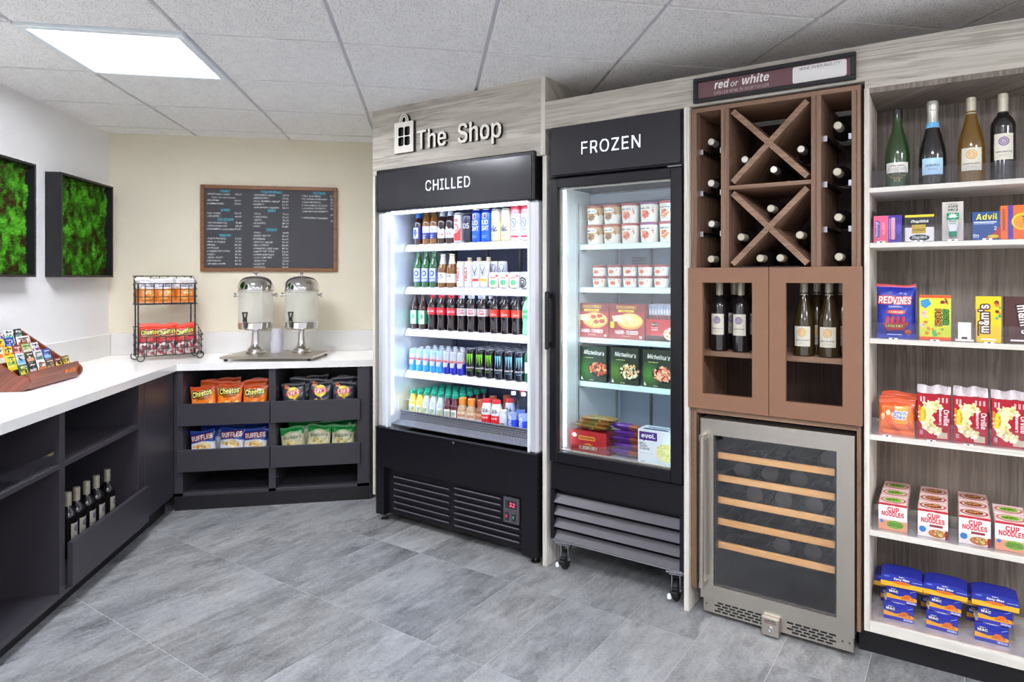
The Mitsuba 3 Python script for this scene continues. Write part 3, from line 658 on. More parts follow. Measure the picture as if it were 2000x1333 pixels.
for i, (x0, x1, wx0, wx1) in enumerate(((1.949, 2.2845, 2.013, 2.220), (2.2870, 2.624, 2.351, 2.557))):
    d = ob(k + '__door', prism(sbox(x0, .874, x1, 1.467).difference(sbox(wx0, .938, wx1, 1.404)), -.0195, -.0015), 'brown_matte', R)
    ob(d + '__edge_pull', bx(*((2.163, 2.280) if i == 0 else (2.291, 2.402)), -.026, -.002, 1.4675, 1.4705), 'black_metal', R)

k = thing('wine_cooler', 'stainless steel wine cooler with a glass door under the wine cabinet', 'wine cooler')
obs(k + '__cabinet_wall', [bx(2.010, 2.022, .035, .58, .03, .838), bx(2.582, 2.594, .035, .58, .03, .838), bx(2.022, 2.582, .035, .58, .826, .838), bx(2.022, 2.582, .035, .58, .03, .10), bx(2.022, 2.582, .56, .58, .10, .826)], 'black_metal', R)
d = ob(k + '__door', prism(sbox(2.004, .079, 2.598, .834).difference(sbox(2.060, .140, 2.536, .768)), -.018, .028), 'steel_brushed', R)
ob(d + '__pane', bx(2.058, 2.538, -.008, -.006, .138, .770), 'smoked_pane', R)
ob(d + '__gasket', prism(sbox(2.0605, .1405, 2.5355, .7675).difference(sbox(2.068, .148, 2.528, .760)), -.004, .02), 'black_plastic', R)
h_ = ob(d + '__handle', rod([2.024, -.062, .145], [2.024, -.062, .765], .0095, 14), 'steel_brushed', R, 40)
for z in (.142, .752): ob(h_ + '__bracket', bx(2.0145, 2.0335, -.070, -.017, z - .004, z + .022, .002), 'steel_brushed', R)
for z in (.684, .589, .495, .404, .306):
    q = ob(k + '__shelf', [rod([x, .05, z - .016], [x, .52, z - .016], .003) for x in np.linspace(2.06, 2.54, 9)] + [rod([2.04, y, z - .021], [2.56, y, z - .021], .003) for y in (.2, .45)], 'black_metal', R)
    ob(q + '__wood_front', bx(2.030, 2.574, .034, .052, z - .026, z, .003), 'pale_wood', R)
g_ = ob(k + '__toe_grille', bx(2.012, 2.594, -.006, .03, .018, .076, .002), 'steel_brushed', R)
for r_ in range(4):
    for i in range(15):
        x = 2.062 + .031 * i + (.012 if r_ % 2 else 0)
        if 2.250 < x < 2.345: continue
        ob(g_ + '__slot', bx(x, x + .024, -.0068, -.005, .028 + .0115 * r_, .0345 + .0115 * r_), 'black_plastic', R)
for x in (2.026, 2.555, 2.580): ob(g_ + '__screw', mv(lathe([(0, 0), (.004, 0), (.003, .002), (0, .002)], 10), at(x, -.006, .052, rx=90)), 'steel_dark', R)
q = ob(k + '__lock_box', bx(2.262, 2.330, -.040, -.006, .008, .078, .002), 'steel_brushed', R)
ob(q + '__key_cylinder', mv(lathe([(0, 0), (.011, 0), (.011, .003), (.008, .004), (.004, .002), (0, .002)], 18), at(2.298, -.040, .036, rx=90)), 'chrome', R, 30)
pr = Pr(flat(-.0402)); pr.bars(2.297, .066, .04, .004, 1, '3a3a3a'); pr.rect(2.274, .059, 2.321, .061, '7a3038')
raw(q + '__lettering', pr.ply('print'), R)

# ------------------------------------------------------------------ grocery shelves
k = thing('grocery_shelves', 'pale wood wall shelves with a dark grey wood back at the right', 'shelving')
SH = [1.757, 1.553, 1.199, .842, .487, .150]
ob(k + '__side_panel', bx(-.006, .012, 0, .345, .112, 2.127, .001), 'whitewash_v', S)
ob(k + '__side_panel', bx(1.30, 1.325, 0, .345, .112, 2.127, .001), 'whitewash_v', S)
ob(k + '__back_panel', bx(.012, 1.30, .33, .345, .112, 2.127), 'driftwood_v', S)
ob(k + '__top_panel', bx(.012, 1.30, .001, .33, 2.108, 2.1265), 'driftwood_v', S)
for z in SH: ob(k + '__shelf', bx(.0125, 1.2995, .0, .329, z - (.018 if z > .2 else .038), z, .001), 'whitewash_lit', S)
ob(k + '__toe_kick', bx(-.03, 1.325, .075, .09, 0, .111), 'plinth_black', S)

def guard(z, x0, x1, hgt, divs, dh, label, tags=()):
    g = thing('acrylic_shelf_guard', label, 'shelf guard')
    ob(g + '__front_strip', bx(x0, x1, .012, .0145, z + .0005, z + hgt), 'acrylic', S)
    if z < 1.7: ob(g + '__tray', bx(x0, x1, .015, .26, z + .0005, z + .002), 'acrylic', S)
    for x in divs: ob(g + '__divider', bx(x, x + .002, .016, .26, z + .0025, z + dh), 'acrylic', S)
    for x in tags:
        t_ = ob(g + '__price_tag', bx(x - .014, x + .014, .0025, .004, z - .001, z + .006), 'white_plastic', S)
        raw(t_ + '__print', Pr(flat(.0024)).rect(x - .004, z + .001, x + .004, z + .0045, '222226').ply('print'), S)
LV = ['top', 'second', 'third', 'fourth', 'fifth', 'bottom']
guard(1.757, .018, .62, .062, [.018, .040, .62], .10, 'clear acrylic guard before the wine bottles on top grocery shelf')
guard(1.553, .018, .62, .062, [.018, .038, .112, .128, .225, .238, .315, .325], .125, 'clear acrylic guard before the medicine boxes on second grocery shelf', (.05, .17, .275, .375))
guard(1.199, .018, .62, .060, [.018, .165, .274, .287, .335, .343], .115, 'clear acrylic guard before the candy on third grocery shelf', (.09, .22, .38))
guard(.842, .018, .62, .065, [.018, .160, .166, .272, .278, .382, .388], .115, 'clear acrylic guard before the snacks on fourth grocery shelf', (.07, .21, .32))
guard(.487, .018, .62, .055, [.018, .137, .162, .265, .288, .390], .105, 'clear acrylic guard before the noodle cups on fifth grocery shelf')
guard(.150, .018, .62, .060, [.018, .45], .115, 'clear acrylic guard before the pasta cups on bottom grocery shelf')

# ------------------------------------------------------------------ bottles of wine
BORD = [(0, 0), (.033, 0), (.037, .004), (.0372, .185), (.0355, .200), (.028, .216), (.0175, .230), (.0148, .243), (.0146, .300), (.0135, .302), (0, .302)]
BURG = [(0, 0), (.037, 0), (.041, .005), (.0412, .125), (.0385, .150), (.030, .185), (.0215, .215), (.0160, .243), (.0148, .262), (.0148, .300), (.0135, .302), (0, .302)]
CHAM = [(0, 0), (.038, 0), (.0435, .006), (.044, .105), (.041, .135), (.031, .175), (.021, .212), (.0165, .240), (.0155, .262), (.0165, .298), (.0145, .302), (0, .302)]
def capsule(z0, r0, z1=.303, r1=.0153): return lathe([(r0, z0), (r0, z0 + .002), (r1, z0 + .006), (r1, z1 - .016), (r1 + .0008, z1 - .014), (r1, z1 - .012), (r1, z1 - .001), (r1 - .002, z1 + .0008), (0, z1 + .0008)], 20)
def canyon(rad, medal, z0, z1, hw):
    pr = Pr(round_surf(rad + .0004), .006)
    pr.rect(-hw, z0, hw, z1, 'd9d5c4', 0); m = z0 + (z1 - z0) * .70; r_ = hw * .52
    pr.ell(0, m, r_, r_, medal, 1); pr.poly(ell(0, m, r_ * .80, r_ * .80).difference(ell(0, m, r_ * .68, r_ * .68)), 'e8e2d0', 2)
    for a in range(8): pr.poly(affinity.rotate(ell(0, m + r_ * .36, r_ * .10, r_ * .24, 10).difference(ell(0, m + r_ * .36, r_ * .05, r_ * .14, 8)), 45 * a, origin=(0, m)), 'e8e2d0', 2)
    pr.text('CANYON ROAD', 0, z0 + (z1 - z0) * .27, .0052, '4a4650', 'SemiBold', w=hw * 1.7, lay=1)
    pr.rect(-hw * .5, z0 + (z1 - z0) * .16, hw * .5, z0 + (z1 - z0) * .175, '8c8a80', 1); pr.rect(-hw * .8, z0 + (z1 - z0) * .09, hw * .8, z0 + (z1 - z0) * .10, 'b0ac9c', 1)
    return pr.ply('print')
mat('cream_foil', 'bdb6a2', .4, .25)
red_wine = {'glass': mikit.ply(lathe(BORD), 'wine_dark', 40), 'label': canyon(.0372, '5b2c86', .070, .160, .030), 'capsule': mikit.ply(capsule(.236, .0157), 'cream_foil', 40)}
gold_wine = {'glass': mikit.ply(lathe(BURG), 'wine_gold', 40), 'label': canyon(.0412, 'cf9c2e', .040, .120, .033), 'capsule': mikit.ply(capsule(.244, .0168), 'cream_foil', 40)}
pr = Pr(round_surf(.0444), .006); pr.rect(-.036, .035, .036, .095, '9cc9e6', 0); pr.rect(-.033, .038, .033, .092, 'b3d7ee', 1)
pr.text('LAMARCA', 0, .064, .009, '23303a', 'Medium', w=.046); pr.text('PROSECCO', 0, .053, .004, '4a5a66', 'Medium', w=.03)
blue_wine = {'glass': mikit.ply(lathe(CHAM), 'wine_dark', 40), 'label': pr.ply('print'), 'foil': mikit.ply(lathe([(.0222, .210), (.0180, .240), (.0172, .262), (.0190, .270), (.0182, .285), (.0196, .296), (.0165, .307), (0, .309)], 20), 'foil_silver', 30),
             'neck_band': Pr().add(lathe([(.0226, .208), (.0198, .229)], 20), '6fb3df').ply('print', True), 'wire_cage': mikit.ply(pack([tube([(.0192 * math.sin(a), -.0192 * math.cos(a), .272) for a in np.arange(18) * PI / 9], .0009, 5, True), tube([(.02 * math.sin(a), -.02 * math.cos(a), .294) for a in np.arange(18) * PI / 9], .0009, 5, True)]), 'chrome')}
pr = Pr(round_surf(.0416), .006); pr.rect(-.042, .052, .042, .090, 'e2e0da', 0); pr.bars(0, .076, .05, .003, 1, '8a8a8a'); pr.text('STAFFORD', 0, .061, .0095, 'c2beb2', 'Bold', w=.062)
for s in (-1, 1): pr.poly(affinity.rotate(ell(s * .018, .060, .016, .022).difference(ell(s * .018, .060, .0145, .0205)), s * 20), 'a98b4e', 2)
pr.rect(-.02, .032, .02, .034, 'a98b4e', 1); pr.text('VX', 0, .018, .012, 'b39a5c', 'Medium', .2)
green_wine = {'glass': mikit.ply(lathe([(r, z * .97) for r, z in BURG]), 'wine_green', 40), 'label': pr.ply('print'), 'cap': mikit.ply(lathe([(.0165, .262), (.0165, .290), (.015, .294), (0, .294)], 18), 'wine_dark', 30)}
shaded_gold = {**gold_wine, 'glass': mikit.ply(lathe(BURG), 'wine_gold_shaded', 40)}
for x, p, l in ((.100, green_wine, 'green glass wine bottle with a white band label on top grocery shelf'), (.213, blue_wine, 'dark sparkling wine bottle with a pale blue label and silver foil neck'),
                (.331, gold_wine, 'golden white wine bottle with a cream label on top grocery shelf'), (.424, red_wine, 'dark red wine bottle with a purple medallion label on top grocery shelf')):
    place(p, 'wine_bottle', S @ at(x, .075, 1.7595), l, 'wine bottle')
for i, (x, y, p, l) in enumerate(((2.047, .10, red_wine, 'red wine bottle with purple medallion behind left cabinet door, front left'), (2.141, .10, red_wine, 'red wine bottle with purple medallion behind left cabinet door, front right'),
        (2.080, .20, red_wine, 'dark wine bottle half hidden in second row behind left cabinet door, left'), (2.172, .20, red_wine, 'dark wine bottle half hidden in second row behind left cabinet door, right'),
        (2.395, .10, shaded_gold, 'golden wine bottle with cream label behind right cabinet door, front left'), (2.490, .10, shaded_gold, 'golden wine bottle with cream label behind right cabinet door, front right'),
        (2.425, .205, shaded_gold, 'golden wine bottle in second row behind right cabinet door, left'), (2.522, .205, shaded_gold, 'golden wine bottle in second row behind right cabinet door, right'))):
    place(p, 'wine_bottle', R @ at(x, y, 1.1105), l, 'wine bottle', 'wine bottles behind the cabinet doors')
lying = {k_: v for k_, v in red_wine.items()}
dim = {**red_wine, 'capsule': mikit.ply(capsule(.236, .0157), 'foil_silver', 40)}
for x, z, yy, p, l in ((2.024, 2.010, .065, dim, 'left column of wine rack, topmost'), (2.024, 1.832, .065, dim, 'left column of wine rack, second from top'), (2.026, 1.657, .065, dim, 'left column of wine rack, third from top'), (2.032, 1.5045, .04, lying, 'left column of wine rack, lowest'),
        (2.158, 1.926, .10, dim, 'left pocket of upper X rack'), (2.385, 1.945, .10, dim, 'right pocket of upper X rack'), (2.278, 1.8725, .10, dim, 'lower pocket of upper X rack'),
        (2.281, 1.706, .04, lying, 'upper pocket of lower X rack'), (2.160, 1.594, .04, lying, 'left pocket of lower X rack'), (2.393, 1.594, .04, lying, 'right pocket of lower X rack'), (2.238, 1.5045, .04, lying, 'lower pocket of lower X rack, left one'), (2.318, 1.5045, .04, lying, 'lower pocket of lower X rack, right one'),
        (2.532, 2.010, .04, lying, 'right column of wine rack, topmost'), (2.530, 1.832, .04, lying, 'right column of wine rack, second from top'), (2.534, 1.657, .04, lying, 'right column of wine rack, third from top'), (2.536, 1.5045, .04, lying, 'right column of wine rack, lowest')):
    place(p, 'wine_bottle', R @ at(x, yy + .295, z, rx=90), 'wine bottle lying neck out in the ' + l, 'wine bottle', 'wine bottles lying in the rack')
for i, (x, z, l) in enumerate(((2.498, .684, 'alone above the top slat'), (2.155, .589, 'above second slat, left'), (2.268, .589, 'above second slat, middle'), (2.381, .589, 'above second slat, right'),
        (2.205, .495, 'above third slat, left'), (2.322, .495, 'above third slat, middle'), (2.440, .495, 'above third slat, right'), (2.316, .306, 'above lowest slat, left'), (2.436, .306, 'above lowest slat, right'))):
    place({'glass': red_wine['glass'], 'capsule': red_wine['capsule']}, 'wine_bottle', R @ at(x, .070, z + .0275, rx=-90), 'dark wine bottle lying base out in the wine cooler ' + l, 'wine bottle', 'wine bottles in the wine cooler')
for i, x in enumerate((3.436, 3.512, 3.606, 3.700, 3.816)):
    place(red_wine, 'wine_bottle', L @ at(x, -.46, .1045), f'red wine bottle with cream cap in the bin under the left counter, {which(i, 5)}', 'wine bottle', 'wine bottles under the left counter')
# ------------------------------------------------------------------ goods: makers
def banded(prof, bands, n=20):
    """A lathed body whose colour changes at heights: bands = [(from z, colour), ...]."""
    prof = [(max(r, 1e-5), z) for r, z in prof]; cuts = [b[0] for b in bands] + [1e9]; p = Pr()
    zz = np.array([z for r, z in prof]); rr = np.array([r for r, z in prof])
    for (z0, c), z1 in zip(bands, cuts[1:]):
        seg = []
        for i in range(len(prof)):
            if z0 <= zz[i] <= z1: seg.append((rr[i], zz[i]))
            if i + 1 < len(prof):
                for c_ in (z0, z1):
                    if zz[i] < c_ < zz[i + 1]: t = (c_ - zz[i]) / (zz[i + 1] - zz[i]); seg.append((rr[i] + t * (rr[i + 1] - rr[i]), c_))
        seg.sort(key=lambda q: q[1])
        if len(seg) > 1: p.add(lathe(seg, n), c)
    return p
def can(r, h, bands, art=None, lid=None):
    body = banded([(r * .74, 0), (r * .8, .0015), (r * .97, .007), (r, .012), (r, h - .016), (r * .97, h - .010), (r * .86, h - .003)], bands)
    d = {'body': body.ply('print_gloss', True)}
    if art: q = Pr(round_surf(r + .0003), .008); art(q); d['artwork'] = q.ply('print_gloss')
    top = Pr().add(lathe([(r * .86, h - .003), (r * .87, h), (r * .83, h), (r * .80, h - .004), (0, h - .004)], 20), lid or 'c4c5c8')
    top.add(mv(bx(-.006, .006, -.010, .006, 0, .0012), at(0, 0, h - .004)), 'd8d8da')
    d['lid'] = top.ply('print_gloss') if lid else mikit.ply((np.vstack(top.v), np.vstack(top.f)), 'can_lid')
    return d
def band_label(r, z0, z1, c, art=None, ang=None, n=24, grow=.0004):
    p = Pr(round_surf(r + grow), .007)
    p.add(lathe([(r + grow, z0), (r + grow, z1)], n), c)
    if art: art(p)
    return p
def longneck(glass, cap, lab, art, z0=.030, z1=.105, neck=None, bare=False):
    d = {'glass': mikit.ply(lathe([(0, 0), (.027, 0), (.0305, .004), (.0305, .122), (.028, .138), (.019, .160), (.0145, .185), (.0128, .215), (.0128, .222), (0, .222)], 20), glass, 40),
         'cap': Pr().add(lathe([(.0142, .216), (.0145, .220), (.0138, .226), (0, .227)], 14), cap).ply('print_gloss'),
         'label': band_label(.0305, z0, z1, lab, art).ply('print')}
    if neck: d['neck_label'] = Pr().add(lathe([(.0205, .158), (.0153, .185), (.0135, .214)], 20), neck).ply('print', True)
    return d
def soda(cap, lab, art, liquid='cola', h=.205):
    s = h / .205
    return {'bottle': mikit.ply(lathe([(0, 0), (.024, 0), (.029, .004), (.0305, .018), (.0285, .045), (.027, .062), (.0295, .085), (.0308, .100), (.0308, .130), (.029, .146), (.022, .168), (.0135, .184), (.0125, .190), (.0125, .196), (0, .196)], 22), liquid, 50),
            'cap': Pr().add(lathe([(.0142, .188), (.0142, .203), (.0125, .205), (0, .205)], 16), cap).ply('print', False),
            'label': band_label(.0309, .090, .132, lab, art).ply('print_gloss')}
def box_of(w, d, h, c, art=None, side=None, top=None, mat_='print', topc=None):
    """A carton standing on its base, its front at y = 0, centred in x."""
    p = Pr(flat(0.)); p.add(bx(-w / 2, w / 2, 0, d, 0, h, .0012), c)
    if art: art(p)
    p.surf = lambda q, o: np.c_[np.full(len(q), w / 2 + o), q[:, 0], q[:, 1]]
    if side: side(p)
    p.surf = lambda q, o: np.c_[q[:, 0], q[:, 1], np.full(len(q), h + o)]
    if top: top(p)
    return {'': p.ply(mat_)}
def pouch(w, h, t, colour, art=None, seed=1, seal=.016, wav=1., mat_='foil_print', notch=0.):
    """A filled foil bag standing on its lower seam, front towards -y."""
    q = np.random.default_rng(seed); ph = q.uniform(0, 6, 8)
    def f(x, y):
        u, v = np.clip(2 * x / w, -1, 1), np.clip(2 * (y - seal) / (h - 2 * seal) - 1, -1, 1)
        b = np.sqrt(np.clip(1 - u * u, 0, 1)) ** .8 * np.sqrt(np.clip(1 - v ** 4, 0, 1))
        e = np.abs(v) ** 3
        wr = (.0022 * np.sin(x * 150 + ph[0] + 30 * y) * e + .0016 * np.sin(x * 90 + ph[1] - y * 60) * e + .0014 * np.sin((x + y) * 70 + ph[2]) + .001 * np.sin((x - y * 1.3) * 110 + ph[3])) * wav * (b > .05)
        return t / 2 * b + wr * (.25 + .75 * b)
    nx, ny = 22, 28
    g, k_ = np.meshgrid(np.linspace(-w / 2, w / 2, nx), np.linspace(0, h, ny))
    bend = lambda x, y: x * (1 - .05 * np.sin(PI * np.clip(y / h, 0, 1)))
    warp = .004 * np.sin(g * 45 + ph[5]) * (k_ / h) ** 6
    yy = k_ + warp - notch * np.cos(PI * g / w) * (k_ / h) ** 8
    fr = np.stack([bend(g, k_), -f(g, k_) - .0006, yy], -1).reshape(-1, 3); bk = np.stack([bend(g, k_), f(g, k_) + .0006, yy], -1).reshape(-1, 3)
    i, j = np.meshgrid(np.arange(nx - 1), np.arange(ny - 1)); a = (j * nx + i).ravel()
    fc = np.vstack([np.c_[a, a + 1, a + nx + 1], np.c_[a, a + nx + 1, a + nx]])
    u_, v_ = (g / w + .5).ravel(), (k_ / h).ravel()
    cl = np.array([rgb(colour) if isinstance(colour, str) else rgb(colour(a_, b_)) for a_, b_ in zip(u_, v_)])
    p = Pr(); p.add((fr, fc), cl); p.add((bk, fc[:, ::-1]), cl)
    d = {'bag': p.ply(mat_, True)}
    if art:
        p = Pr(lambda q_, o: np.c_[bend(q_[:, 0], q_[:, 1]), -f(q_[:, 0], q_[:, 1]) - .0016 - o, q_[:, 1]], .011); art(p); d['print'] = p.ply(mat_)
    return d
def run_of(proto, name, fr, spots, label, cat, group, z, jitter=0.):
    """Copies side by side; {p} in the label becomes the place in the row."""
    for i, s in enumerate(spots):
        x, y = s[:2]
        place(proto, name, fr @ at(x, y, z, rz={'beer_can': 0, 'water_bottle': 40}.get(name, 16) + random.uniform(-jitter, jitter)), label.replace('{p}', which(i, len(spots))), cat, group)

# ------------------------------------------------------------------ drinks in the open cooler
SZ = [1.6280, 1.3708, 1.1188, .8658]
def art_s(p): p.rect(-.02, .035, .02, .10, 'e8eef5'); p.poly(ell(0, .07, .012, .022), '3b4f9c', 2); p.bars(0, .045, .03, .003, 2, '2a3a7c')
place(longneck('beer_brown', '2b3f86', '2d3470', art_s, neck='3a68b0'), 'beer_bottle', R @ at(.157, .20, SZ[0]), 'dark beer bottle with blue label and star neck, leftmost on top cooler shelf', 'beer bottle')
def art_m(p): p.rect(-.028, .066, .028, .105, 'eef0f4'); p.text('MODELO', 0, .078, .008, '777777', w=.03); p.rect(-.018, .034, -.002, .04, 'dfe3f2'); p.rect(-.02, .048, .0, .052, 'c9cfe8')
run_of(longneck('beer_amber', 'd8b24a', '373a78', art_m), 'beer_bottle', R, [(.229, .20), (.290, .20)], 'amber beer bottle with white and navy label on top cooler shelf, {p} of two', 'beer bottle', 'amber beer bottles', SZ[0], 6)
def art_c(p):
    p.poly(Polygon([(-.032, .03), (.032, .03), (.032, .078), (.015, .088), (.0, .080), (-.014, .100), (-.032, .086)]), 'eeeef2'); p.text('XX', 0, .045, .016, 'b23a48', 'Bold', .2)
run_of(longneck('beer_brown', 'c9ccd4', '241414', art_c, neck='c9ced8'), 'beer_bottle', R, [(.352, .20), (.414, .20)], 'dark beer bottle with jagged white label on top cooler shelf, {p} of two', 'beer bottle', 'dark beer bottles with silver necks', SZ[0], 6)
def art_w(p):
    p.poly(Polygon([(-.03, .0), (.03, .0), (.03, .085), (.005, .055), (-.03, .050)]).intersection(sbox(-.03, .012, .03, .09)), 'df3b3f'); p.ell(0, .085, .018, .022, 'e9736f', 2); p.ell(0, .085, .012, .015, 'f3d9d6', 3); p.bars(0, .13, .03, .004, 2, 'c9403f')
place(can(.033, .172, [(0, 'd9d9dc')], art_w), 'beer_can', R @ at(.480, .20, SZ[0]), 'tall white and red can between the bottles and a black can on top cooler shelf', 'drink can')
place(can(.033, .165, [(0, '232432'), (.11, '2d2f44')], lambda p: p.text('805', 0, .078, .030, 'f2f2f2', 'Bold', w=.055), '77797f'), 'beer_can', R @ at(.548, .20, SZ[0]), 'black can numbered 805 on top cooler shelf', 'drink can')
def art_b(p):
    p.rect(-.016, .128, .016, .158, 'c9cfe6', 1, .006); p.rect(-.012, .132, -.002, .154, 'c2393f', 2); p.rect(.001, .132, .012, .154, '1a3c9c', 2)
    p.text('BUD', 0, .094, .027, 'ffffff', 'ExtraBold', w=.050); p.text('LIGHT', 0, .062, .026, 'ffffff', 'ExtraBold', w=.056); p.rect(-.02, .03, .02, .033, '9fb9ee'); p.rect(-.014, .022, .014, .025, '9fb9ee')
run_of(can(.033, .182, [(0, '1656c9'), (.112, '1d62d8'), (.16, '16309a')], art_b), 'beer_can', R, [(.617, .20), (.686, .20)], 'tall bright blue beer can on top cooler shelf, {p} of two', 'drink can', 'blue beer cans', SZ[0], 5)
def art_p(p):
    p.rect(-.03, .118, .03, .120, '9a9478')
    for a in range(5): p.poly(affinity.rotate(ell(0, .065 + .004 * a, .004, .017), 40 * a - 80, origin=(0, .055)), '5f6470', 1 + a % 2)
    p.text('PACIFICO', 0, .026, .006, '8a8468', w=.03)
run_of(can(.033, .180, [(0, 'efe3b4'), (.12, 'f4ecd0')], art_p, '3a3a40'), 'beer_can', R, [(.755, .20), (.823, .20)], 'tall cream can with a plant drawing on top cooler shelf, {p} of two', 'drink can', 'cream cans', SZ[0], 5)
def art_r(p):
    p.poly(ell(0, .095, .018, .026).difference(ell(0, .095, .014, .021)), '6f7f92', 1); p.poly(ell(.002, .094, .006, .015, rot=25), '8798a8', 2); p.bars(0, .057, .036, .004, 2, '7a8794'); p.rect(-.03, .016, .03, .026, 'd9415a')
run_of(can(.033, .205, [(0, 'f1f1f3'), (.145, 'e88f95'), (.165, 'd8404c')], art_r), 'beer_can', R, [(.890, .20), (.957, .20)], 'tall white can with red shoulder on top cooler shelf, {p} of two', 'drink can', 'white and red tall cans', SZ[0], 5)
# second shelf
def art_g(p): p.rect(-.022, .036, .022, .112, 'cfd9ea'); p.ell(0, .082, .015, .018, '3a55a8', 2); p.ell(0, .082, .008, .010, 'dfe6f4', 3); p.rect(-.02, .050, .02, .055, '3a55a8', 2); p.rect(-.02, .042, .02, .046, '7f93c6', 2)
run_of(longneck('beer_green', '3f7d46', '5a72b8', art_g, z1=.112), 'beer_bottle', R, [(.157, .20), (.222, .20), (.286, .20)], 'green beer bottle with blue label on second cooler shelf, {p}', 'beer bottle', 'green beer bottles', SZ[1], 6)
place(longneck('beer_amber', 'd9dbe0', 'f0efec', lambda p: p.text('15', 0, .062, .026, '4a4a48', 'Regular'), z0=.03, z1=.100, neck='c9c8c4'), 'beer_bottle', R @ at(.354, .20, SZ[1], s=(1.02, 1.02, .86)), 'amber bottle with white label numbered 15 on second cooler shelf', 'beer bottle')
place(longneck('beer_amber', 'efe0c0', 'eeeae4', lambda p: p.text('44', 0, .070, .018, '5a5550', 'Medium').rect(-.018, .05, .018, .052, '9a948c'), z0=.03, z1=.092, neck='ecd9b4'), 'beer_bottle', R @ at(.424, .20, SZ[1], s=(1.05, 1.05, .86)), 'amber bottle with cream neck and white label numbered 44', 'beer bottle')
for i, x in enumerate((.495, .565, .635)): place(longneck('beer_amber', 'd9c9a4', 'b46a2a', None, neck='d3c3a0'), 'beer_bottle', R @ at(x, .275, SZ[1], s=(.95, .95, .77)), f'amber bottle with cream neck behind the slim white cans, {which(i, 3)}', 'beer bottle', 'amber bottles in the second row')
def art_t(p): p.text('TRULY', 0, .075, .020, 'cf3238', 'ExtraBold', .1, rot=90, w=.085)
run_of(can(.0265, .150, [(0, 'e9e7ea'), (.135, 'd9c9a8')], art_t), 'seltzer_can', R, [(.498, .195), (.558, .195)], 'slim white can with red vertical lettering on second cooler shelf, {p} of two', 'drink can', 'slim white seltzer cans', SZ[1], 4)
def art_wc(c):
    def a(p):
        p.rect(-.026, .036, .026, .050, c); p.poly(Polygon([(-.018, .125), (-.008, .09), (.004, .066), (.012, .100), (.018, .122), (.008, .104), (.0, .085), (-.006, .104)]), '6a717c', 1); p.poly(ell(0, .098, .019, .034).difference(ell(0, .098, .017, .031)), '8a919c', 2)
    return a
place(can(.0265, .150, [(0, 'ebebef')], art_wc('d8403f')), 'seltzer_can', R @ at(.616, .195, SZ[1]), 'slim white can with a red band on second cooler shelf', 'drink can')
place(can(.0265, .150, [(0, 'ebebef')], art_wc('e8b62a')), 'seltzer_can', R @ at(.673, .195, SZ[1]), 'slim white can with a yellow band on second cooler shelf', 'drink can')
run_of(can(.0265, .150, [(0, 'dfe3ec')], art_wc('b9c3d6')), 'seltzer_can', R, [(.690, .262), (.748, .262)], 'slim pale can behind the short green cans on second cooler shelf, {p} of two', 'drink can', 'slim pale cans in the second row', SZ[1])
def art_ga(p): p.ell(-.002, .030, .017, .014, '63c08a', 1); p.text('mule', -.002, .052, .010, 'd96a58', 'Bold', .2); p.ell(.020, .066, .006, .006, 'c9484c', 2); p.rect(-.02, .012, .02, .015, 'd9cf9a')
run_of(can(.033, .088, [(0, 'e9ecd9'), (.03, 'eef0ea')], art_ga), 'small_can', R, [(.742, .195), (.814, .195), (.886, .195)], 'short pale can with a green patch on second cooler shelf, {p}', 'drink can', 'short pale cans', SZ[1], 5)
def art_k(p):
    p.poly(ell(0, .03, .024, .028).difference(ell(0, .03, .019, .022)), '1c1c22', 1); p.poly(ell(0, .028, .014, .018).difference(ell(0, .028, .009, .012)), '1c1c22', 1); p.rect(-.003, .004, .003, .03, '1c1c22', 2)
place(can(.033, .088, [(0, 'c9ccd2')], art_k), 'small_can', R @ at(.952, .195, SZ[1]), 'short silver can with black ring emblem at right of second cooler shelf', 'drink can')
# third shelf
def art_gl(p): p.rect(-.012, .03, .02, .112, 'd8eadf'); p.ell(.004, .075, .009, .016, '6aa886', 2); p.rect(-.03, .03, -.016, .112, '58b38a', 1)
run_of(longneck('beer_brown', 'e6e8ea', '2f8f68', art_gl, z1=.112), 'juice_bottle', R, [(.128, .20), (.196, .20)], 'brown glass bottle with white cap and green label on third cooler shelf, {p} of two', 'bottle', 'brown bottles with white caps', SZ[2], 4)
def art_coke(c, t, tc, hh=.016): return lambda p: p.text(t, -.002, .104, hh, tc, 'Bold', .35, rot=0, w=.048)
run_of(soda('cf2a36', 'dd2a3a', art_coke('', 'Coca-Cola', 'f6e6e6')), 'soda_bottle', R, [(.271, .20), (.346, .20), (.424, .20)], 'cola bottle with red cap and red label on third cooler shelf, {p}', 'soda bottle', 'cola bottles with red caps', SZ[2], 12)
def art_diet(p): p.text('Diet', 0, .117, .010, 'b83244', 'Bold', .3); p.text('Coke', 0, .098, .016, 'c03040', 'Bold', .35, w=.036)
run_of(soda('c9ced6', 'e7e3e6', art_diet), 'soda_bottle', R, [(.501, .20), (.576, .20), (.654, .20)], 'cola bottle with silver cap and white label on third cooler shelf, {p}', 'soda bottle', 'cola bottles with silver caps', SZ[2], 12)
def art_zero(p): p.ell(-.004, .110, .018, .018, 'f0523a', 1); p.text('Zero', .004, .098, .011, 'f4e8e4', 'Bold', .3)
run_of(soda('22232c', 'd9301f', art_zero), 'soda_bottle', R, [(.742, .20), (.816, .20), (.890, .20)], 'cola bottle with black cap and orange-red label on third cooler shelf, {p}', 'soda bottle', 'cola bottles with black caps', SZ[2], 12)
mat('lime_plastic', '9fd8b4', .1, coat=1.)
place(soda('2f9a58', '3fbf74', lambda p: p.text('Sprite', 0, .106, .014, 'f2f6f2', 'Bold', .2, w=.042), 'lime_plastic'), 'soda_bottle', R @ at(.962, .20, SZ[2]), 'pale green soda bottle with green label at right end of third cooler shelf', 'soda bottle')
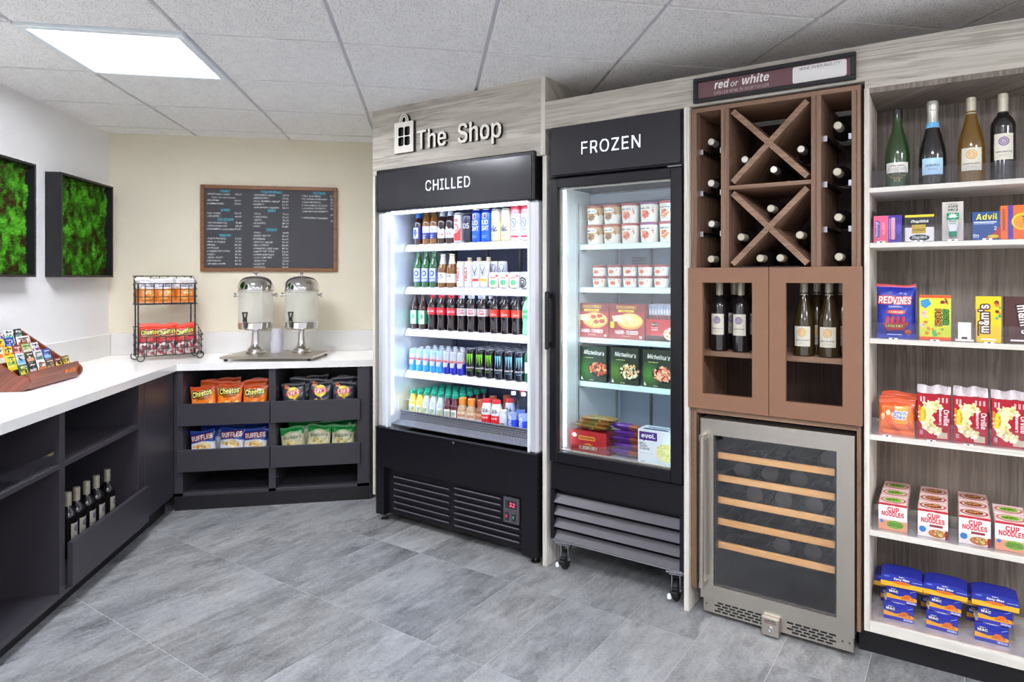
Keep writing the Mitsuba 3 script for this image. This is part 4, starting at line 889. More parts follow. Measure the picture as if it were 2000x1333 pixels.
for pr_, xs, lab in ((soda('cf2a36', 'dd2a3a', None), (.271, .346, .424), 'cola bottle with red cap in the second row of third cooler shelf'), (soda('c9ced6', 'e7e3e6', None), (.501, .576, .654), 'cola bottle with silver cap in the second row of third cooler shelf'), (soda('22232c', 'd9301f', None), (.742, .816, .890), 'cola bottle with black cap in the second row of third cooler shelf')):
    run_of(pr_, 'soda_bottle', R, [(x + .004, .268) for x in xs], lab + ', {p}', 'soda bottle', lab.replace('bottle', 'bottles'), SZ[2])
# fourth shelf
def art_rb(p): p.poly(Polygon([(-.0265, .04), (.008, .04), (.014, .066), (.0265, .066), (.0265, .105), (-.008, .105), (-.012, .075), (-.0265, .075)]), 'c7ccd6', 1); p.text('RedBull', 0, .068, .013, 'd8323c', 'ExtraBold', w=.046, rot=0)
lb, db = can(.0265, .135, [(0, '3a9ad8'), (.070, 'a8d4ec')], art_rb), can(.0265, .135, [(0, '2a2fae'), (.070, 'c2c6da')], art_rb)
ly = [.120, .176, .232, .288, .340]; dy = [.394, .448, .502]
run_of(lb, 'energy_can', R, [(x, .195) for x in ly], 'light blue energy can, front row of fourth cooler shelf, {p}', 'drink can', 'light blue energy cans', SZ[3], 8)
run_of(db, 'energy_can', R, [(x, .195) for x in dy], 'navy energy can, front row of fourth cooler shelf, {p}', 'drink can', 'navy energy cans', SZ[3], 8)
def claw(c):
    def a(p):
        for x, z0 in ((-.014, .070), (-.001, .062), (.012, .072)):
            p.poly(Polygon([(x - .006, .128), (x + .006, .132), (x + .005, .105), (x + .003, z0 + .012), (x, z0), (x - .001, z0 + .02), (x - .003, .105)]), c, 1)
        p.text('MONSTER', 0, .047, .010, 'e8e8ea', 'Bold', w=.052); p.text('ENERGY', 0, .034, .006, c, 'Medium', w=.03)
    return a
gm, bm = can(.033, .158, [(0, '15151a')], claw('7ad02a'), '6a6b70'), can(.033, .158, [(0, '161a22')], claw('7cc6e0'), '6a6b70')
gx_, bx_2 = [.572, .640, .708], [.776, .844, .912]
run_of(gm, 'energy_can', R, [(x, .20) for x in gx_], 'black energy can with green mark, front row, {p}', 'drink can', 'black energy cans with green mark', SZ[3], 8)
run_of(bm, 'energy_can', R, [(x, .20) for x in bx_2], 'black energy can with pale blue mark, front row, {p}', 'drink can', 'black energy cans with blue mark', SZ[3], 8)
place(can(.033, .158, [(0, '2a6a4a'), (.05, 'e2e8e4'), (.11, '2c7a54')], None), 'energy_can', R @ at(.980, .20, SZ[3]), 'white and green can at right end of fourth cooler shelf', 'drink can')
for r_ in (1, 2, 3):
    for xs, pr_, lab, dd in ((ly, lb, 'light blue energy can', .056), (dy, db, 'navy energy can', .056), (gx_, gm, 'black energy can with green mark', .068), (bx_2, bm, 'black energy can with pale blue mark', .068)):
        for i, x in enumerate(xs): place({q: v for q, v in pr_.items() if q != 'artwork'}, 'energy_can', R @ at(x + .003 * r_, .195 + dd * r_, SZ[3], rz=random.uniform(-60, 60)), f'{lab}, {ORD[r_]} row back, {which(i, len(xs))}', 'drink can', lab + 's behind the front row')
# bottom deck
JP = [(0, 0), (.024, 0), (.028, .004), (.028, .070), (.026, .085), (.017, .118), (.0145, .128), (.0145, .136), (0, .136)]
def juice(c, lab, cap='1f9a7c', art=True):
    d = {'bottle': Pr().add(lathe(JP, 18), c).ply('print_gloss', True), 'cap': Pr().add(lathe([(.0185, .130), (.0185, .148), (.0165, .151), (0, .151)], 16), cap).ply('print')}
    if art: d['label'] = Pr(round_surf(.0284), .008).rect(-.020, .012, .020, .068, 'f2f2ea', 0, .004).ell(-.003, .026, .013, .008, lab, 1).bars(0, .050, .028, .004, 3, '2f7a5a').ply('print')
    return d
jz = .5985
run_of(juice('efd75a', 'd9c22e'), 'juice_bottle', R, [(.128, .185), (.186, .185)], 'yellow juice bottle with green cap at left of cooler deck, {p} of two', 'bottle', 'yellow juice bottles', jz, 8)
run_of(juice('c9d6dd', 'a9c23a'), 'juice_bottle', R, [(.240, .185), (.296, .185), (.352, .185)], 'pale clear juice bottle with green cap on cooler deck, {p}', 'bottle', 'pale juice bottles', jz, 8)
run_of(juice('5a1f2c', 'c9c0cc'), 'juice_bottle', R, [(.408, .185), (.463, .185)], 'dark red juice bottle with green cap on cooler deck, {p} of two', 'bottle', 'dark red juice bottles', jz, 8)
for r_ in (1, 2, 3, 4):
    for i, x in enumerate((.128, .186, .240, .296, .352, .408, .463)):
        c, nm = (('efd75a', 'yellow'), ('efd75a', 'yellow'), ('c9d6dd', 'pale'), ('c9d6dd', 'pale'), ('c9d6dd', 'pale'), ('5a1f2c', 'dark red'), ('5a1f2c', 'dark red'))[i]
        tiles[c] = tiles.get(c) or juice(c, c, art=False)
        place(tiles[c], 'juice_bottle', R @ at(x + .004 * r_, .185 + .060 * r_, jz), f'{nm} juice bottle, {ORD[r_]} row back on cooler deck, {ORD[i]} column from left', 'bottle', f'{nm} juice bottles behind the front row')
FP = [(0, 0), (.028, 0), (.031, .004), (.031, .070), (.027, .086), (.0205, .100), (.0205, .108), (0, .108)]
def frap(c, cap, lab): return {'bottle': Pr().add(lathe(FP, 20), c).ply('print_gloss', True), 'cap': Pr().add(lathe([(.0225, .104), (.0225, .138), (.0205, .141), (0, .141)], 18), cap).ply('print_gloss', False), 'label': band_label(.0311, .010, .066, lab, lambda p: p.text('MOCHA', 0, .038, .014, 'b8552e', 'Bold', w=.044).rect(-.031, .010, .031, .030, 'e9e2e6')).ply('print')}
run_of(frap('c2a27c', 'e8913a', 'e6d2b8'), 'coffee_bottle', R, [(.518, .185), (.584, .185)], 'tan coffee bottle with orange cap on cooler deck, {p} of two', 'bottle', 'coffee bottles with orange caps', jz, 6)
place(frap('9a6a4a', 'b05a3c', 'd0a888'), 'coffee_bottle', R @ at(.646, .195, jz), 'brown coffee bottle with rust cap on cooler deck', 'bottle')
run_of(frap('9a6a4a', 'a8583e', 'c09878'), 'coffee_bottle', R, [(.672, .27), (.725, .33)], 'brown coffee bottle with rust cap behind the red and white bottles, {p} of two', 'bottle', 'brown coffee bottles behind', jz + .012)
CP = [(0, 0), (.028, 0), (.0315, .005), (.0315, .085), (.029, .110), (.0225, .135), (.021, .140), (0, .140)]
core = {'bottle': banded(CP, [(0, 'da2f36'), (.070, 'e9e9ec')]).ply('print_gloss', True), 'cap': Pr().add(lathe([(.0235, .134), (.0235, .150), (.021, .153), (0, .153)], 18), 'd8363c').ply('print'),
        'label': Pr(round_surf(.0318), .008).text('26', 0, .085, .020, '4a4e5a', 'Bold').text('core', -.006, .050, .013, 'f2e8e8', 'Bold', .2).rect(-.018, .02, .014, .023, 'f2c8c8').ply('print')}
run_of(core, 'protein_bottle', R, [(.700, .18), (.767, .18)], 'white and red protein drink bottle in front row of cooler deck, {p} of two', 'bottle', 'white and red bottles', jz, 5)
place(core, 'protein_bottle', R @ at(.806, .25, jz, rz=20), 'white and red protein drink bottle behind the small silver bottle', 'bottle')
place({'bottle': banded(CP, [(0, 'dfe3e6'), (.03, 'cfd6dc')]).ply('print_gloss', True), 'label': Pr(round_surf(.0318), .008).text('LYTE', 0, .030, .022, '2a3238', 'ExtraBold', w=.05).ply('print'), 'cap': Pr().add(lathe([(.0225, .136), (.0225, .145), (0, .147)], 16), 'e6e8ea').ply('print')}, 'small_bottle', R @ at(.822, .172, jz, s=(.8, .8, .72)), 'small silver-white bottle between red bottle and water on cooler deck', 'bottle')
WP = [(.0, .001), (.028, .001), (.031, .006), (.031, .115), (.0305, .13), (.024, .165), (.0135, .186), (.0125, .196)]
water = {'bottle': mikit.ply(lathe(WP, 20), 'clear_plastic', 40), 'cap': Pr().add(lathe([(.0142, .192), (.0142, .208), (.0125, .210), (0, .210)], 14), 'eef0f4').ply('print'),
         'label': Pr(round_surf(.0314), .007).rect(-.038, .010, .038, .062, '2b4fd0', 0).rect(-.038, .062, .038, .105, '8fa4dc', 0).text('smart', -.012, .058, .024, 'f4f6fb', 'Bold', rot=90, w=.082).ply('print')}
run_of(water, 'water_bottle', R, [(.878, .185), (.945, .185)], 'clear water bottle with white cap and blue label on cooler deck, {p} of two', 'water bottle', 'clear water bottles', jz, 4)
place({**water, 'cap': Pr().add(lathe([(.0142, .192), (.0142, .208), (.0125, .210), (0, .210)], 14), 'cf3a3f').ply('print')}, 'water_bottle', R @ at(.880, .262, jz), 'clear bottle with red cap behind the water bottles', 'water bottle')
place(water, 'water_bottle', R @ at(.955, .262, jz), 'clear water bottle with white cap in the second row at right', 'water bottle')

# ------------------------------------------------------------------ goods in the freezer
def tub(r, h, lidc, food, wash=None):
    rad = lambda z: r * (.86 + .10 * z / h)
    d = {'cup': banded([(0, 0), (r * .86, 0), (r * .86, .001), (r * .96, h - .010)], [(0, 'efe9e0')] if not wash else [(0, 'efe9e0'), (h * .5, wash)]).ply('print', True),
         'lid': Pr().add(lathe([(r * .97, h - .012), (r * 1.0, h - .011), (r * 1.0, h - .001), (r * .95, h), (r * .93, h - .003), (0, h - .003)], 24), lidc).ply('print')}
    p = Pr(round_surf(lambda z: rad(z) + .0006), .008)
    if wash: p.ell(-r * .15, h * .70, r * .75, h * .13, 'f2ede6', 1)
    p.text('Häagen-Dazs', -r * .15, h * .66, h * .075, '3a2a44', 'Bold', .15, w=r * 1.15); p.bits(-r * .1, h * .40, r * .42, h * .15, food, 24, h * .07, 2, 5)
    p.rect(-r * .45, h * .14, r * .2, h * .155, 'a09488'); p.bits(r * .75, h * .62, r * .2, h * .2, food, 8, h * .04, 2, 9)
    d['print'] = p.ply('print'); return d
br, rd, or_ = ['7a4a26', '96602e', '5e3518', 'b07a42'], ['c8402e', 'd9583a', 'b03024', 'e88a60'], ['e8a85a', 'd8863a', 'f0c89a', 'c8583a']
pints = [('a8564a', br, 'c9a87e', 'brown-printed'), ('a8564a', br, 'c9a87e', 'brown-printed'), ('a84a4c', rd, None, 'white and red-printed'), ('8a4a78', rd, None, 'white and berry-printed'), ('b0505a', or_, None, 'white and peach-printed')]
for i, (x, (lc, fd, ws, nm)) in enumerate(zip((1.349, 1.446, 1.546, 1.648, 1.748), pints)):
    pr_ = tub(.047, .098, lc, fd, ws)
    for j in (0, 1): place(pr_, 'ice_cream_tub', R @ at(x, .255, 1.5955 + .0985 * j), f'{nm} ice cream tub, {("lower", "upper")[j]} layer on top freezer shelf, {which(i, 5)}', 'ice cream tub', 'ice cream tubs')
sm = tub(.037, .055, '8f3f3a', rd, None)
for i, x in enumerate((1.374, 1.461, 1.546, 1.629, 1.713)):
    for j in (0, 1): place(sm, 'ice_cream_cup', R @ at(x, .25, 1.3785 + .0555 * j, rz=random.uniform(-15, 15)), f'small white ice cream cup, {("lower", "upper")[j]} layer on second freezer shelf, {which(i, 5)}', 'ice cream cup', 'small ice cream cups')
def pizza(kind):
    def a(p):
        p.rect(-.094, .0, .094, .172, 'a3262c', 0); p.rect(-.094, .132, .094, .172, '7c1a22', 1)
        p.text('DIGIORNO', .0, .149, .014, 'e8b84a', 'SemiBold', w=.108, outline='5a1216', ow=.1); p.rect(-.045, .132, .04, .143, 'e8c21e', 2); p.text('RISING CRUST', 0, .1345, .006, '7a1a1a', 'Bold', w=.06, lay=3)
        p.ell(.018, .088, .072, .040, 'd9903a', 1); p.ell(.018, .092, .066, .034, 'eec46a', 2)
        p.bits(.018, .093, .060, .028, ['f0d9a0', 'e8c07a', 'f4e6c0'] if kind else ['e8b45a', 'f0d08a', 'd98a4a'], 60, .006, 3, 3 + kind)
        if not kind:
            for x, y in ((.045, .11), (.01, .105), (.058, .084), (.026, .080)): p.ell(x, y, .016, .010, 'b8382a', 6)
        p.poly(Polygon([(-.07, .085), (-.01, .085), (-.03, .118), (-.078, .112)]), 'f2e2b8', 6); p.bits(-.045, .10, .026, .012, ['f8f0d8', 'e8c890'], 14, .004, 7, 2)
        p.rect(-.088, .052, -.066, .085, 'e8b81e', 3, .008); p.text('HAND-TOSSED', .0, .024, .018, 'f4eeee', 'ExtraBold', .1, w=.126); p.text('STYLE CRUST', .0, .012, .005, 'e8c8c0', 'Medium'); p.ell(.076, .012, .007, .007, 'e8d8d8', 2)
    return box_of(.190, .034, .172, '8a1f26', a)
place(pizza(0), 'pizza_box', R @ at(1.355, .205, 1.1245), 'red frozen pizza box with pepperoni picture, leftmost on third freezer shelf', 'pizza box')
place(pizza(1), 'pizza_box', R @ at(1.548, .205, 1.1245), 'red frozen pizza box with cheese picture, middle of third freezer shelf', 'pizza box')
def art_sto(p):
    p.rect(-.10, 0, .10, .102, 'b3262e', 0); p.rect(-.10, 0, .10, .025, '3a1418', 1); p.poly(Polygon([(-.080, .078), (-.055, .088), (-.03, .078), (-.055, .068)]), '151010', 2); p.text("Stouffer's", -.055, .0755, .006, 'f2ecec', 'Bold', .2, w=.036, lay=3)
    p.text('Classics', -.055, .060, .006, 'f0d0d0'); p.text('LASAGNA', -.055, .049, .007, 'f4eaea', w=.034); p.ell(.045, .035, .055, .034, 'f0ece4', 2); p.bits(.045, .042, .047, .030, ['e8b870', 'd98a3a', 'f0dca0', 'c85a30'], 70, .006, 3, 6)
place(box_of(.200, .04, .102, '8f1c24', art_sto), 'frozen_meal_box', R @ at(1.752, .205, 1.1245), 'red frozen meal box with a pasta dish, right end of third freezer shelf', 'frozen meal box')
slim = box_of(.0125, .12, .172, 'c3c8d8', lambda p: p.rect(-.0062, .150, .0062, .171, '8f97b4', 1).rect(-.0062, .100, .0062, .120, '7a2a3a', 1).rect(-.004, .128, .004, .142, 'e6e8f0', 1), None, lambda p: p.rect(-.0045, .01, .0045, .11, 'e4e8f2'))
for i in range(9):
    place(slim, 'frozen_meal_carton', R @ at(1.652 + .0150 * i, .252, 1.1245, rz=(1.5, -1, 2)[i % 3]), f'narrow silver frozen carton standing behind the red meal box, {which(i, 9)}', 'carton', 'silver cartons behind the red meal box')
def michel(cols, bg, seed):
    def a(p):
        p.rect(-.0745, 0, .0745, .178, '2c3328', 0); 
        for i in range(9): p.poly(ell(-.045, .060, .072 - .008 * i, .066 - .0066 * i).intersection(sbox(-.0745, 0, .0745, .17)), [a_ * (1 - ((i + 1) / 9)) + b_ * ((i + 1) / 9) * .75 for b_, a_ in zip(rgb(bg), rgb('2c3328'))], 1 + .05 * i)
        p.text("Michelina's", .005, .135, .021, 'f4f4ee', 'SemiBold', .3, rot=-2, w=.118); p.rect(-.045, .118, .005, .121, 'a8c06a', 2)
        p.ell(.030, .060, .056, .036, '181a16', 2, -12); p.bits(.030, .066, .050, .034, cols, 90, .0065, 3, seed); p.poly(Polygon([(-.07, .006), (-.055, .006), (-.066, .026)]), 'e8f0e0', 2); p.rect(-.02, .006, .004, .009, 'c8d8b0', 2)
    return box_of(.152, .030, .180, '2a3026', a)
for x, c, bg, s_, l in ((1.363, ['c8482e', 'e07a4a', 'a83422', 'e8a070'], '3f7a2a', 4, 'dark green frozen meal box with a red pasta picture, leftmost on fourth freezer shelf'), (1.538, ['e8e0b8', 'f0ecd0', 'c8c890', 'e0a870'], '5a8a2a', 5, 'dark green frozen meal box with a cream pasta picture, middle of fourth freezer shelf'), (1.712, ['e08a6a', 'c8583e', 'f0c0a0', 'e8a080'], '4a8a3a', 6, 'dark green frozen meal box with a pink noodle picture, right on fourth freezer shelf')):
    place(michel(c, bg, s_), 'frozen_meal_box', R @ at(x, .20, .9025, rz=random.uniform(-3, 1)), l, 'frozen meal box')
def art_el(p):
    p.rect(-.098, .0, .098, .112, 'ac2228', 0); p.rect(-.098, .0, .098, .040, '8c1c20', 1); p.ell(-.076, .088, .013, .011, 'ece4da', 2); p.rect(-.055, .068, .040, .088, 'd88a34', 2, .008); p.rect(-.05, .072, .036, .084, 'a85a22', 3, .005); p.poly(Polygon([(-.03, .046), (0, .056), (.03, .046)]), 'd8862e', 3)
    p.text('EL MONTEREY', .0, .024, .017, 'f2e0c8', 'SemiBold', .1, w=.100, outline='4a1410', ow=.12)
place(box_of(.196, .13, .105, '8f1c22', art_el), 'burrito_box', R @ at(1.414, .062, .5725), 'red burrito box at bottom left of the freezer', 'box')
def bc(u, v): return '7a6c3c' if (int(v * 7) + int(u * 3)) % 3 == 0 else '94602e' if (int(v * 9)) % 2 else '9c9454'
for i in range(3):
    place(pouch(.185, .105, .028, bc, lambda p: p.bits(0, .052, .08, .035, ['e0d8b0', '7a8a4a', 'c8a040'], 14, .008, 1, 3), 21 + i), 'burrito_pouch', R @ at(1.412 + .012 * i, .185 - .03 * 0, .691 + .020 * i, rx=84, rz=-4 + 5 * i), f'brown and green burrito pouch lying on the red box, {("lowest", "middle", "topmost")[i]} of the pile', 'food pouch', 'burrito pouches on the red box')
def vc(u, v): return '5a2a86' if u < .62 else '8f4a2c'
def art_v(p): p.bits(-.035, .05, .03, .03, ['c8b8e0', '7a4aa8', 'e8e0f0'], 10, .006, 1, 4); p.ell(.055, .045, .030, .022, 'b8703a', 1); p.bars(-.03, .05, .05, .006, 2, 'e8e0f0')
for i in range(5):
    place(pouch(.170, .100, .030, vc, art_v, 31 + i), 'burrito_pouch', R @ at(1.600 + .010 * (i % 2), .165 + .004 * i, .588 + .029 * i, rx=78, rz=(-4, 3, -2, 5, -5)[i]), f'purple snack wrap pouch stacked on the freezer floor, {("lowest", "second from bottom", "middle", "second from top", "topmost")[i]}', 'food pouch', 'purple wrap pouches')
def art_ev(p):
    p.rect(-.08, .0, .08, .160, 'dfe6ec', 0); p.rect(-.073, .112, .015, .150, '4a2f7c', 1, .004); p.poly(Polygon([(-.055, .113), (-.045, .113), (-.05, .105)]), '4a2f7c', 1); p.text('evol.', -.028, .122, .022, 'f4f2f8', 'ExtraBold', w=.070)
    for i, w_ in enumerate((.030, .040, .050)): p.text(('MAC &', 'THREE', 'CHEESE')[i], -.072, .092 - .012 * i, .009, '4a4f58', 'Bold', w=w_, anchor='l')
    p.rect(-.07, .052, .0, .0535, 'a8b0b8', 1); p.ell(.060, .045, .055, .048, 'd3dde2', 2); p.ell(.060, .062, .050, .040, 'e2dc9c', 3); p.bits(.058, .070, .044, .034, ['f0ecb8', 'd8cc7a', 'c0c86a', 'e8e0a0'], 90, .006, 4, 8); p.bars(-.055, .014, .02, .003, 2, '8a929a')
place(box_of(.160, .09, .160, 'cfd9e0', art_ev, None, lambda p: p.rect(-.06, .01, .06, .03, '3c3f6a').rect(-.05, .045, .07, .06, '6a7088')), 'frozen_meal_box', R @ at(1.758, .060, .5725), 'white frozen meal box with purple logo at bottom right of the freezer', 'frozen meal box')
# ------------------------------------------------------------------ goods on the grocery shelves
z2, z3, z4, z5, z6 = 1.5552, 1.2012, .8442, .4892, .1522
YF = .040
def art_ben(p):
    p.rect(-.047, 0, .002, .1, 'ef5f86', 0); p.rect(.002, 0, .047, .1, '3b2f96', 0); p.poly(rrect(-.041, .018, -.027, .082, .006), '3a3f9a', 1); p.text('Benadryl', -.031, .050, .0105, 'f2f0fa', 'Bold', rot=90, w=.056)
    p.text('ALLERGY', -.010, .052, .008, 'f6c8d6', 'Bold', rot=90, w=.046); p.rect(.011, .010, .024, .092, 'f2a0b0', 1, .004); p.rect(.005, .012, .008, .088, 'b8b0e0', 1); p.ell(.036, .05, .008, .020, '5a48b8', 1)
place(box_of(.094, .075, .100, '32287e', art_ben), 'medicine_box', S @ at(.070, YF, z2), 'pink and purple allergy medicine box, leftmost on second grocery shelf', 'medicine box')
def art_chap(p):
    p.rect(-.046, 0, .046, .052, 'ecebe8', 0); p.rect(-.046, .052, .046, .098, '24242a', 0); p.rect(-.046, .089, .046, .098, 'e6c92a', 1); p.rect(-.024, .030, .020, .062, 'c9a62a', 2); p.text('CLASSIC', -.002, .040, .006, '3a2f12', lay=3)
    for z, w_, c in ((.014, .032, '1c1c20'), (.072, .038, '1c1c20')):
        p.poly(ell(0, z, w_, .012), c, 2); p.text('ChapStick', 0, z - .003, .010, 'f2f0ee', 'Bold', .3, w=w_ * 1.5, lay=3)
place(box_of(.092, .07, .098, '2c2a26', art_chap), 'lip_balm_display', S @ at(.172, YF, z2), 'black, yellow and white lip balm display box on second grocery shelf', 'display box')
pr = Pr(flat(0)); pr.add(bx(-.0325, .0325, 0, .0015, 0, .140), 'cfc9bf'); pr.text('aloe', 0, .119, .011, '3a3a36', 'SemiBold', .2); pr.text('vera', 0, .107, .011, '3a3a36', 'SemiBold', .1); pr.rect(-.02, .131, .015, .133, '6a6a64')
tb = banded([(0, 0), (.0115, 0), (.0115, .016), (.013, .017), (.0155, .03), (.0185, .078), (.019, .082)], [(0, '1f8f70'), (.017, 'eef0ee'), (.058, '2f9a72')], 18)
tp = Pr(lambda q, o: np.c_[q[:, 0], -.0125 - o + 0 * q[:, 1], q[:, 1]]); tp.text('Aloe', 0, .050, .008, '5a6a62'); tp.text('VERA', 0, .042, .006, '7a8a82'); tp.poly(union_all([affinity.rotate(ell(0, .074, .0022, .008), a_, origin=(0, .066)) for a_ in range(-80, 81, 32)]), 'eef2ee')
k = place({'card': pr.ply('print')}, 'aloe_pack', S @ at(.275, YF + .014, z2), 'beige carded pack of a small green and white aloe tube, second shelf', 'blister pack')
raw(k + '__tube', tb.ply('print_gloss', True), S @ at(.275, YF + .0005, z2 + .016, s=(1, .68, 1)))
raw(k + '__print', tp.ply('print'), S @ at(.275, YF - .0005, z2 + .016))
def art_adv(p):
    p.rect(-.041, 0, .041, .098, '1d4a8c', 0); p.text('Advil', 0, .070, .021, 'e9de4a', 'ExtraBold', .08, w=.062, outline='15306a', ow=.1); p.rect(-.037, .060, .030, .064, 'dfe6f2', 1); p.rect(-.037, .055, .024, .058, 'a9bce0', 1)
    p.poly(Polygon([(-.01, .004), (.041, .004), (.041, .052), (.024, .026)]), 'b8303c', 1); p.ell(.020, .012, .016, .006, 'd9c22e', 2); p.text('2', .026, .034, .012, 'f0e0e0'); p.text('50', -.030, .008, .011, 'dfe6f2'); p.text('24', -.034, .016, .006, 'dfe6f2')
place(box_of(.082, .08, .098, '1a3f78', art_adv), 'medicine_box', S @ at(.374, YF, z2), 'blue pain relief box with yellow lettering on second grocery shelf', 'medicine box')
def art_tide(p):
    p.rect(-.054, 0, .054, .116, 'ef6a1f', 0); p.rect(-.033, 0, -.018, .116, '4a3aa0', 1); p.ell(.010, .060, .033, .029, 'f4c81e', 2); p.poly(ell(.010, .060, .027, .023), 'f59a1e', 3); p.text('Tide', .010, .060, .024, '2b2f7c', 'ExtraBold', rot=-78, w=.046, lay=4); p.rect(-.048, .03, -.040, .105, 'b84a16', 1)
place(box_of(.108, .06, .116, 'd95a16', art_tide), 'detergent_box', S @ at(.468, YF, z2), 'bright orange detergent box with round yellow logo, right edge of second grocery shelf', 'box')
# candy
def rc(u, v): return 'c8343c' if v > .93 else '1f2f9c'
def art_rv(p):
    p.text('RED', -.036, .128, .026, 'f2eef2', 'ExtraBold', .15, w=.052, outline='c0303c'); p.text('VINES', .020, .126, .026, 'f2eef2', 'ExtraBold', .15, w=.062, outline='c0303c', ow=.12); p.text('ORIGINAL', 0, .113, .006, 'c8ccf0', w=.05); p.ell(0, .096, .034, .009, 'c8343c', 1); p.text('FAMOUS', 0, .0925, .008, 'f0d8c0', lay=3)
    for x in (-.03, -.012, .006, .024): p.poly(Polygon([(x - .008, .040), (x + .006, .040), (x + .009, .078), (x + .002, .084), (x - .004, .074)]), 'b82a34', 1)
    p.poly(Polygon([(-.045, .055), (.045, .060), (.030, .030), (-.03, .026)]), '9c2028', 2); p.text('LESS FAT', -.004, .040, .009, '8fd05a', 'Bold', lay=3); p.ell(.040, .022, .012, .010, 'd86a4a', 2); p.rect(-.03, .010, .02, .013, 'c8ccf0')
place(pouch(.132, .205, .055, rc, art_rv, 41, notch=.012), 'candy_bag', S @ at(.096, YF + .030, z3), 'blue candy bag with red licorice, leftmost on third grocery shelf', 'candy bag')
def art_sp(p):
    p.rect(-.049, 0, .049, .160, 'd5dc3a', 0); p.rect(-.049, .150, .049, .160, 'e2572a', 1); p.rect(-.049, 0, .049, .010, 'e2572a', 1)
    p.text('SOUR', .024, .082, .017, '4a9c3a', 'ExtraBold', rot=-90, w=.056, outline='1c2c14', ow=.14); p.text('PATCH', .001, .080, .017, 'e8822e', 'ExtraBold', rot=-90, w=.060, outline='2c1c10', ow=.14)
    p.poly(Polygon([(-.045, .140), (-.02, .148), (-.012, .128), (-.03, .112), (-.044, .122)]), '3a8fc8', 1); p.bits(-.035, .075, .010, .028, ['e88ab0', 'e06a4a', 'f0b8c8'], 10, .007, 1, 3); p.bits(.0, .030, .04, .012, ['5ab86a', 'e8823a', '4a8fd0'], 8, .007, 1, 5); p.bits(.03, .135, .015, .012, ['d8403c', '7a2a2a'], 7, .006, 1, 8)
place(box_of(.098, .03, .160, 'd8c83a', art_sp), 'candy_box', S @ at(.221, YF, z3), 'yellow-green sour candy box on third grocery shelf', 'candy box')
k = thing('shelf_pusher', 'small empty white pusher stand between candy boxes on third grocery shelf', 'display stand')
ob(k + '__plate', bx(.290, .330, .036, .040, z3 + .006, z3 + .066, .002), 'sign_cream', S)
ob(k + '__base', bx(.282, .338, .022, .09, z3, z3 + .006, .001), 'sign_cream', S)
ob(k + '__slot', bx(.302, .318, .0345, .0365, z3 + .008, z3 + .014), 'black_plastic', S)
def art_mm(bg, fg, ln, seed, turn):
    def a(p):
        p.rect(-.037, 0, .037, .158, bg, 0); p.text('m&m\'s', .002, .080, .030, fg, 'ExtraBold', rot=turn, w=.100, outline=ln, ow=.14)
        p.bits(.026, .100, .008, .040, ['3a8fd0', 'd8402e', '3a9c4a', 'e8822e', '5a3a1a'], 11, .007, 1, seed); p.rect(-.032, .02, -.027, .06, ln, 1); p.rect(-.022, .006, .022, .012, 'f2f2ee', 1)
    return a
place(box_of(.074, .028, .158, 'd9b51e', art_mm('efc81e', 'f6efe6', '4a2416', 2, 90)), 'candy_box', S @ at(.380, YF, z3), 'yellow candy box with vertical lettering on third grocery shelf', 'candy box')
place(box_of(.080, .028, .158, '3a201a', art_mm('4a2a24', 'f2e8e0', '2a1410', 7, -82)), 'candy_box', S @ at(.464, YF, z3), 'dark brown candy box at right edge of third grocery shelf', 'candy box')
# snacks
def oc(u, v): return 'd8582a' if v > .80 or int(u * 6 + v * 5) % 3 == 0 else 'ee7a30'
def art_si(p): p.rect(-.006, .040, .040, .112, 'f0a03a', 1, .006); p.text('Simply', .012, .074, .013, '3a4a9c', 'Bold', .2, w=.050, outline='f4f0f6'); p.text('Chex', .010, .058, .014, '3a4a9c', 'Bold', .2, w=.044, outline='f4f0f6'); p.bits(-.03, .07, .02, .035, ['f4c08a', 'e8601e', 'f8d8b0'], 12, .008, 1, 4)
for i in range(4):
    place(pouch(.122, .128, .030, oc, art_si if i == 0 else None, 51 + i), 'snack_pouch', S @ at(.098 + .003 * i, YF + .018 + .034 * i, z4 + .004 * i, rz=(-6, 3, -2, 4)[i], rx=-4), f'orange snack pouch at left of fourth grocery shelf, {("frontmost", "second from front", "third from front", "rearmost")[i]}', 'snack pouch', 'orange snack pouches')
def art_pop(p):
    p.rect(-.050, 0, .050, .160, 'a51426', 0)
    for x in (-.040, -.030, .016, .028, .040): p.rect(x - .003, .132, x + .003, .150, 'd8a8a8', 1)
    c = ell(-.004, .078, .040, .058).difference(ell(.030, .074, .036, .038)); p.poly(c, 'e8dca0', 1)
    q = random.Random(4)
    for i in range(120):
        x, y = q.uniform(-.05, .03), q.uniform(.012, .142)
        if c.buffer(.004).contains(Point(x, y)): p.bits(x, y, .001, .001, ['f2ecc0', 'e0d08a', 'f6f2d8', 'c8b870', 'd8d29a'], 1, .0062, 2, i)
    p.rect(-.040, .060, -.027, .112, 'e8cc2a', 6); p.text('BUTTER', -.031, .086, .006, 'a07a12', rot=-90, lay=7); p.rect(-.048, .060, -.041, .118, 'e07a2a', 2)
    p.text('Orville', .030, .080, .017, 'f6eef0', 'Bold', rot=-90, w=.058, outline='a51426', ow=.1, lay=6); p.text('Redenbacher\'s', .016, .084, .0095, 'f2e6e8', 'Bold', rot=-90, w=.062, lay=6); p.rect(-.044, .012, -.034, .028, 'c88a90', 1); p.rect(.010, .004, .042, .026, 'c8b89a', 2)
pop = box_of(.104, .026, .160, '8f1020', art_pop)
